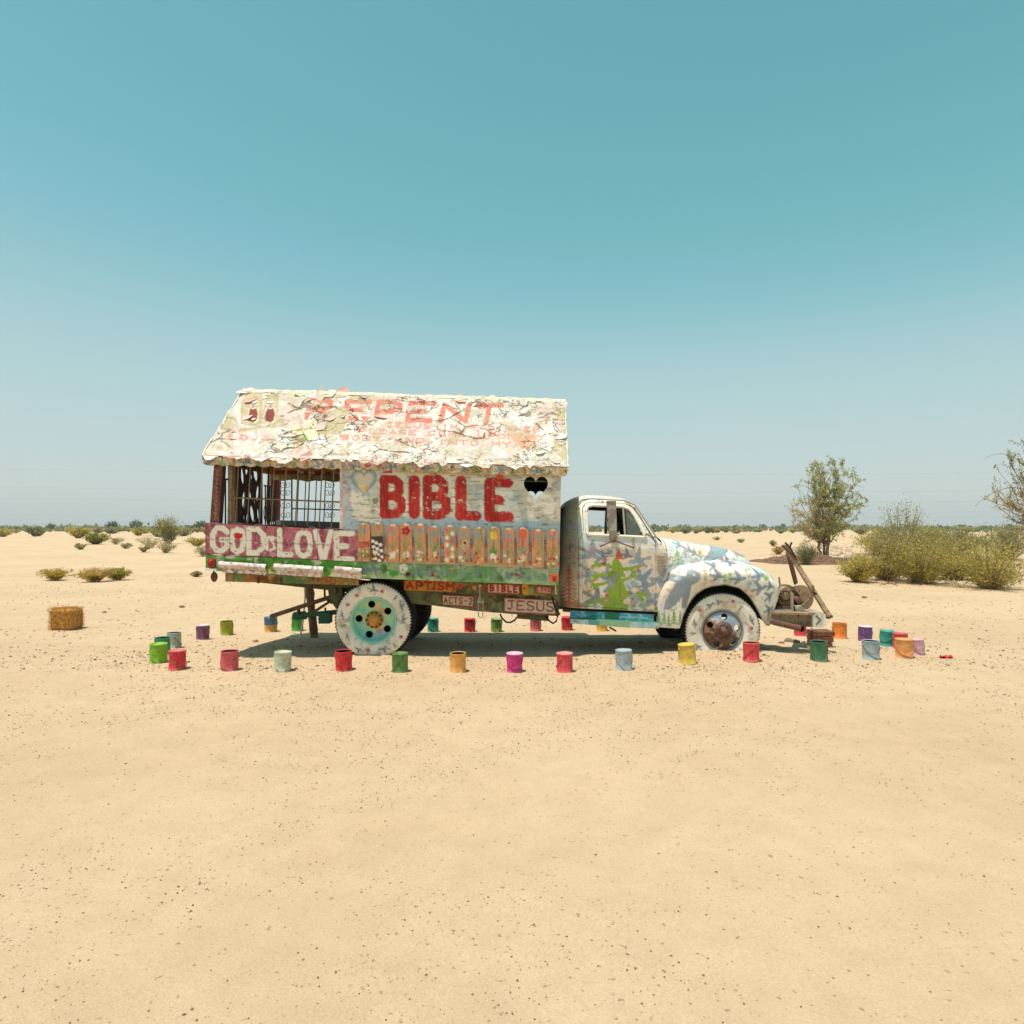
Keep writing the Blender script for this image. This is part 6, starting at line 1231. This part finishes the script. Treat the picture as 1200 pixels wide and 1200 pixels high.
for i in range(900):
    f = r.integers(0, 3); p = np.array([r.uniform(-.23, .13), r.uniform(-.15, .15), r.uniform(.01, .33)]); p[1 if f == 0 else (0 if f == 1 else 2)] = (-.155 if f == 0 else r.choice([-.235, .135]) if f == 1 else .335)
    d = r.normal(size=3)*(np.array([.02, .02, .05]) if f != 2 else np.array([.04, .04, .006])); st.tube([p, p+d*.6+r.normal(size=3)*.005, p+d+r.normal(size=3)*.01], .0022, 3)
tag(st.build('straw', 'straw', e0, off=(0, 0, 0)), kind='stuff')
q = gp(1109, 771); mb = MB(); r = np.random.default_rng(2); N = 10
vs = [(.09*(i/N-.5)*1.6, .05*(j/4-.5), max(0, .03*math.sin(i*1.1+j)*r.random()+.012)) for j in range(5) for i in range(N+1)]
mb._add(vs, [(j*(N+1)+i, j*(N+1)+i+1, (j+1)*(N+1)+i+1, (j+1)*(N+1)+i) for j in range(4) for i in range(N)]); mb._add([(v[0], v[1], 0) for v in vs], [(j*(N+1)+i, (j+1)*(N+1)+i, (j+1)*(N+1)+i+1, j*(N+1)+i+1) for j in range(4) for i in range(N)])
o = mb.build('cloth_scrap', 'red_cloth', off=(0, 0, 0), smooth=True); o.location = q; tag(o, 'crumpled red cloth scrap lying alone on the sand', 'cloth')
# rocks one can pick out
for k, (px, py, s) in enumerate([(924, 752, .05), (933, 753, .045), (916, 754, .03), (213, 712, .05), (1013, 701, .05), (300, 752, .03), (122, 718, .03), (352, 758, .03)]):
    q = gp(px, py); bm = bmesh.new(); bmesh.ops.create_icosphere(bm, subdivisions=2, radius=s); r = np.random.default_rng(k)
    ph = r.random(3)*6
    for v in bm.verts: f = 1+.25*math.sin(v.co.x/s*2.3+ph[0])*math.cos(v.co.y/s*2.1+ph[1])+.1*r.normal(); v.co = Vector((v.co.x*1.2, v.co.y, v.co.z*.65))*f
    me = bpy.data.meshes.new('rock'); bm.to_mesh(me); bm.free(); me.materials.append(M['bark']); o = bpy.data.objects.new('rock', me); COL.objects.link(o); o.location = q+Vector((0, 0, s*.35))
    tag(o, ['dark rock in the shadow behind the front wheel', 'dark rock in the shadow behind the front wheel', 'dark rock in the shadow behind the front wheel', 'lone dark clod of earth on the open sand behind the cans', 'lone small rock on the open sand behind the purple can', 'small dark clod in the shade beside the prop post', 'small pebble sized rock near the straw bale', 'small dark clod in the shade beside the prop post'][k], 'rock', 'loose rocks on the sand')
# ------------------------------------------------------------------ paint cans
def can_mat(name, h, h2=None, split=0, worn=.02):
    m, n, l, b = _nodes(name); tc = n.new('ShaderNodeTexCoord'); no = n.new('ShaderNodeTexNoise'); no.inputs['Scale'].default_value = 26; no.inputs['Detail'].default_value = 8
    l.new(tc.outputs['Object'], no.inputs['Vector']); c0 = lin(h)
    r = n.new('ShaderNodeValToRGB'); r.color_ramp.elements[0].position = .35; r.color_ramp.elements[1].position = .65
    r.color_ramp.elements[0].color = (*[x*.8 for x in c0], 1); r.color_ramp.elements[1].color = (*[min(1, x*1.06+.01) for x in c0], 1); l.new(no.outputs[0], r.inputs[0]); out = r.outputs[0]
    if h2:
        sp_ = n.new('ShaderNodeSeparateXYZ'); l.new(tc.outputs['Object'], sp_.inputs[0]); ad = n.new('ShaderNodeMath'); ad.operation = 'MULTIPLY_ADD'; l.new(no.outputs[0], ad.inputs[0]); ad.inputs[1].default_value = .02; l.new(sp_.outputs[2], ad.inputs[2])
        gt = n.new('ShaderNodeMath'); gt.operation = 'GREATER_THAN'; l.new(ad.outputs[0], gt.inputs[0]); gt.inputs[1].default_value = split
        mx = n.new('ShaderNodeMix'); mx.data_type = 'RGBA'; mx.inputs[7].default_value = (*lin(h2), 1); l.new(gt.outputs[0], mx.inputs[0]); l.new(out, mx.inputs[6]); out = mx.outputs[2]
    mp = n.new('ShaderNodeMapping'); mp.inputs['Scale'].default_value = (1, 1, .12); l.new(tc.outputs['Object'], mp.inputs[0]); n3 = n.new('ShaderNodeTexNoise'); n3.inputs['Scale'].default_value = 60; n3.inputs['Detail'].default_value = 4; l.new(mp.outputs[0], n3.inputs['Vector'])
    r3 = n.new('ShaderNodeMapRange'); r3.inputs[1].default_value = .55; r3.inputs[2].default_value = .75; r3.inputs[4].default_value = .4; l.new(n3.outputs[0], r3.inputs[0])
    mx3 = n.new('ShaderNodeMix'); mx3.data_type = 'RGBA'; mx3.inputs[7].default_value = (*[x*.55+.28 for x in c0], 1); l.new(r3.outputs[0], mx3.inputs[0]); l.new(out, mx3.inputs[6]); out = mx3.outputs[2]
    sz = n.new('ShaderNodeSeparateXYZ'); l.new(tc.outputs['Object'], sz.inputs[0]); mz = n.new('ShaderNodeMath'); mz.operation = 'MULTIPLY_ADD'; l.new(no.outputs[0], mz.inputs[0]); mz.inputs[1].default_value = .07; l.new(sz.outputs[2], mz.inputs[2])
    rz = n.new('ShaderNodeMapRange'); rz.inputs[1].default_value = .03; rz.inputs[2].default_value = .065; rz.inputs[3].default_value = .55; rz.inputs[4].default_value = 0; l.new(mz.outputs[0], rz.inputs[0])
    mxd = n.new('ShaderNodeMix'); mxd.data_type = 'RGBA'; mxd.inputs[7].default_value = (.46, .34, .22, 1); l.new(rz.outputs[0], mxd.inputs[0]); l.new(out, mxd.inputs[6]); out = mxd.outputs[2]
    n2 = n.new('ShaderNodeTexNoise'); n2.inputs['Scale'].default_value = 45; n2.inputs['Detail'].default_value = 5; l.new(tc.outputs['Object'], n2.inputs['Vector'])
    r2 = n.new('ShaderNodeValToRGB'); r2.color_ramp.elements[0].position = .70-worn; r2.color_ramp.elements[1].position = .73-worn; l.new(n2.outputs[0], r2.inputs[0])
    mx = n.new('ShaderNodeMix'); mx.data_type = 'RGBA'; mx.inputs[7].default_value = (.30, .22, .17, 1); l.new(r2.outputs[0], mx.inputs[0]); l.new(out, mx.inputs[6])
    l.new(mx.outputs[2], b.inputs['Base Color']); b.inputs['Roughness'].default_value = .5; b.inputs['Specular IOR Level'].default_value = .35
    bp = n.new('ShaderNodeBump'); bp.inputs['Strength'].default_value = .12; bp.inputs['Distance'].default_value = .01; l.new(no.outputs[0], bp.inputs['Height']); l.new(bp.outputs[0], b.inputs['Normal'])
    return m
CANS = [ # px centre, base y, width px, colour, lid (o open, l lid), rim colour, tilt, label, handle
 (186, 777, 19.5, '7fb21c', 'l', None, .02, 'lime green paint can at the tail corner of the ring, beside a red one', 1),
 (190.5, 767, 17, '2f8a62', 'o', None, 0, 'open teal green paint can behind the lime green one', 0),
 (204, 760, 16, 'a9b5a8', 'o', None, 0, 'pale grey paint can behind the open teal green one', 0),
 (207.5, 785, 19.5, 'd02a34', 'l', 'e06a6a', 0, 'red paint can next to the lime green one at the tail corner', 0),
 (237.5, 750, 15, '7b4468', 'l', 'd8c8c8', 0, 'mauve purple paint can with a pale rim, behind the tail of the truck', 0),
 (266, 745, 14.5, '9aa01c', 'o', None, 0, 'chartreuse yellow green paint can behind the tail of the truck', 0),
 (269, 786, 20, 'd2545c', 'o', None, 0, 'faded coral red paint can in front of the tail shadow', 0),
 (331, 787, 20, 'bcbfa4', 'l', None, 0, 'pale sage grey paint can in front of the prop post', 1),
 (403, 786, 20, 'cf2430', 'o', None, 0, 'bright red open paint can with wire handle before the rear wheel', 1),
 (317.5, 741, 15, 'd6a04a', 'l', None, 0, 'two tone paint can, blue above and yellow below', 0),
 (348.5, 740, 14, '47a03a', 'o', None, 0, 'leaf green paint can half behind the prop post', 0),
 (469, 788, 19.5, '4f7a34', 'l', None, 0, 'dark moss green paint can beside the rear wheel', 0),
 (537, 788, 19.5, 'e2a050', 'o', None, 0, 'peach orange paint can in front of the middle of the bed', 0),
 (603, 788, 19.5, 'c82a78', 'l', 'e8b0c8', 0, 'magenta pink paint can with its handle hanging down', 1),
 (662, 788, 19.5, 'd4414a', 'l', 'e88a88', 0, 'coral red paint can in front of the gap between bed and cab', 0),
 (731.5, 785, 20, '9fb0b4', 'l', None, 0, 'blue grey paint can in front of the running board', 1),
 (806.5, 778, 20, 'd8b54a', 'l', None, -.13, 'tilted mustard yellow paint can leaning before the front wheel', 0),
 (880.5, 775, 19, 'd83a44', 'o', 'e87a60', 0, 'bright red open paint can against the front wheel', 0),
 (959.5, 775, 20, '35704a', 'o', None, 0, 'forest green open paint can in front of the timber block', 0),
 (1020.5, 773, 19, '9caeb2', 'o', None, 0, 'blue grey paint can ahead of the winch', 0),
 (1059.5, 771, 19, 'e09858', 'l', None, 0, 'apricot orange paint can at the nose corner of the ring', 1),
 (1075, 768, 16, 'dda6b4', 'l', None, .08, 'pale pink paint can behind the apricot orange one', 0),
 (1055, 761, 16, 'cc4a50', 'l', None, 0, 'faded red paint can behind the apricot orange one', 0),
 (1039, 758, 16, '1f9a8c', 'l', None, 0, 'turquoise paint can ahead of the winch', 0),
 (1013.5, 752, 15.5, '6b3f7c', 'l', 'd8c8d8', 0, 'violet purple paint can with a pale rim, ahead of the winch', 1),
 (984, 749, 16, 'e8842c', 'o', None, 0, 'bright orange paint can standing past the bumper end', 0),
 (938, 746, 14, 'd02c34', 'l', None, 0, 'red paint can seen under the winch beam', 0),
 (507.5, 741, 13.5, '2f9a80', 'l', None, 0, 'teal paint can peeking out behind the rear wheel', 1),
 (550.5, 741, 13.5, 'd8323c', 'l', None, 0, 'red paint can seen under the frame rail by the small plate', 0),
 (581.5, 741, 13.5, '86a850', 'l', None, 0, 'light green paint can on the far side under the frame rail', 1),
 (627.5, 740, 13.5, 'c86a68', 'l', None, 0, 'dusty pink paint can on the far side under the tank', 0),
 (664.5, 739, 13.5, 'd02832', 'l', None, 0, 'red paint can on the far side under the back of the cab', 0),
 (705.5, 740, 13.5, 'd9a83a', 'l', None, 0, 'golden yellow paint can on the far side under the running board', 0)]
for i, (px, py, w, h, kind, rim, tilt, label, hd) in enumerate(CANS):
    q = gp(px, py-1.0); R = w/2*q.y/F*.985; H = R*2*1.17; e = empty('paint_can', q+Vector((0, R*.0, -.004))); r = np.random.default_rng(500+i); e.rotation_euler = (tilt*.3+.02*r.normal(), tilt*.8+.02*r.normal(), r.random()*.5-.25 if hd else r.random()*6.28)
    tag(e, label, 'paint can', 'painted cans ringed around the truck')
    m = can_mat('can_paint_%d' % i, h, '3f6a86' if i == 9 else None, H*.55, .04+.05*r.random()); ph = r.random(4)*6.28; n = 40
    prof = [(.90, 0), (1.0, .002), (1.0, .03), (.975, .04), (.972, .35), (.975, .65), (.972, .93), (.985, .945), (1.0, .955), (1.008, .975), (.998, 1.0), (.96, 1.0), (.95, .975), (.93, .965)]
    def dent(vs):
        out = []
        for x, y, z in vs:
            a = math.atan2(y, x); f = 1+.024*math.sin(2*a+ph[0])*math.sin(3*z/H+ph[1])+.010*math.sin(5*a+ph[2])-.035*max(0, 1-((a-ph[3]+3.14)/.55)**2)*max(0, 1-((z/H-.5)/.3)**2); out.append((x*f, y*f, z))
        return out
    mb = MB().lathe((0, 0, 0), [(a*R, b_*H) for a, b_ in prof[:8]], 'Z', n); mb.v = dent(mb.v); body = mb.build('can_body', m, e, off=(0, 0, 0), smooth=True)
    rm = can_mat('can_rim_%d' % i, rim, None, 0, .05) if rim else m
    mb = MB().lathe((0, 0, 0), [(a*R, b_*H) for a, b_ in prof[7:]], 'Z', n); mb.v = dent(mb.v); mb.build('rim', rm, e, off=(0, 0, 0), smooth=True)
    if kind == 'l':
        mb = MB().lathe((0, 0, 0), [(.935*R, H*.967), (.80*R, H*.965), (.78*R, H*.945), (.001, H*.945)], 'Z', n); mb.v = dent(mb.v); mb.build('lid', rm, e, off=(0, 0, 0), smooth=True)
    else:
        mb = MB().lathe((0, 0, 0), [(.93*R, H*.965)]+[(.935*R, H*(.90-.0745*k_)) for k_ in range(12)]+[(.001, H*.07)], 'Z', n); mb.v = dent(mb.v); mb.build('inside', 'inner_dark', e, off=(0, 0, 0), smooth=True)
    for s in (1, -1): MB().lathe((s*R*.99, 0, H*.78), [(.001, -.006), (.010, -.006), (.012, 0), (.010, .006), (.001, .006)], 'X', 10).build('handle_ear', m, body, off=(0, 0, 0))
    sgn = -1 if hd else 1; drop = r.uniform(.35, .75); sk = r.uniform(-.25, .25)
    pts = [(R*1.02*math.cos(a), sgn*R*1.05*math.sin(a)*.99, H*(.78-drop*math.sin(a)+sk*math.sin(2*a)*.3)) for a in np.linspace(0, math.pi, 19)]
    MB().tube(pts, .0032, 5).build('handle', m if hd else 'tan_iron', e, off=(0, 0, 0), smooth=True)
# ------------------------------------------------------------------ dusty air over the plain
hm_ = bpy.data.materials.new('haze_air'); hm_.use_nodes = True; hn = hm_.node_tree.nodes; hn.remove(hn['Principled BSDF'])
pv = hn.new('ShaderNodeVolumePrincipled'); pv.inputs['Color'].default_value = (.97, .98, .98, 1); pv.inputs['Density'].default_value = .0004; pv.inputs['Anisotropy'].default_value = 0
hm_.node_tree.links.new(pv.outputs[0], hn['Material Output'].inputs['Volume']); M['haze_air'] = hm_
hb = MB().box((0, 4500, 59), (12800, 9500, 142)).build('haze', 'haze_air', off=(0, 0, 0)); tag(hb, 'thin pale dust haze lying over the whole plain', 'haze', kind='stuff')
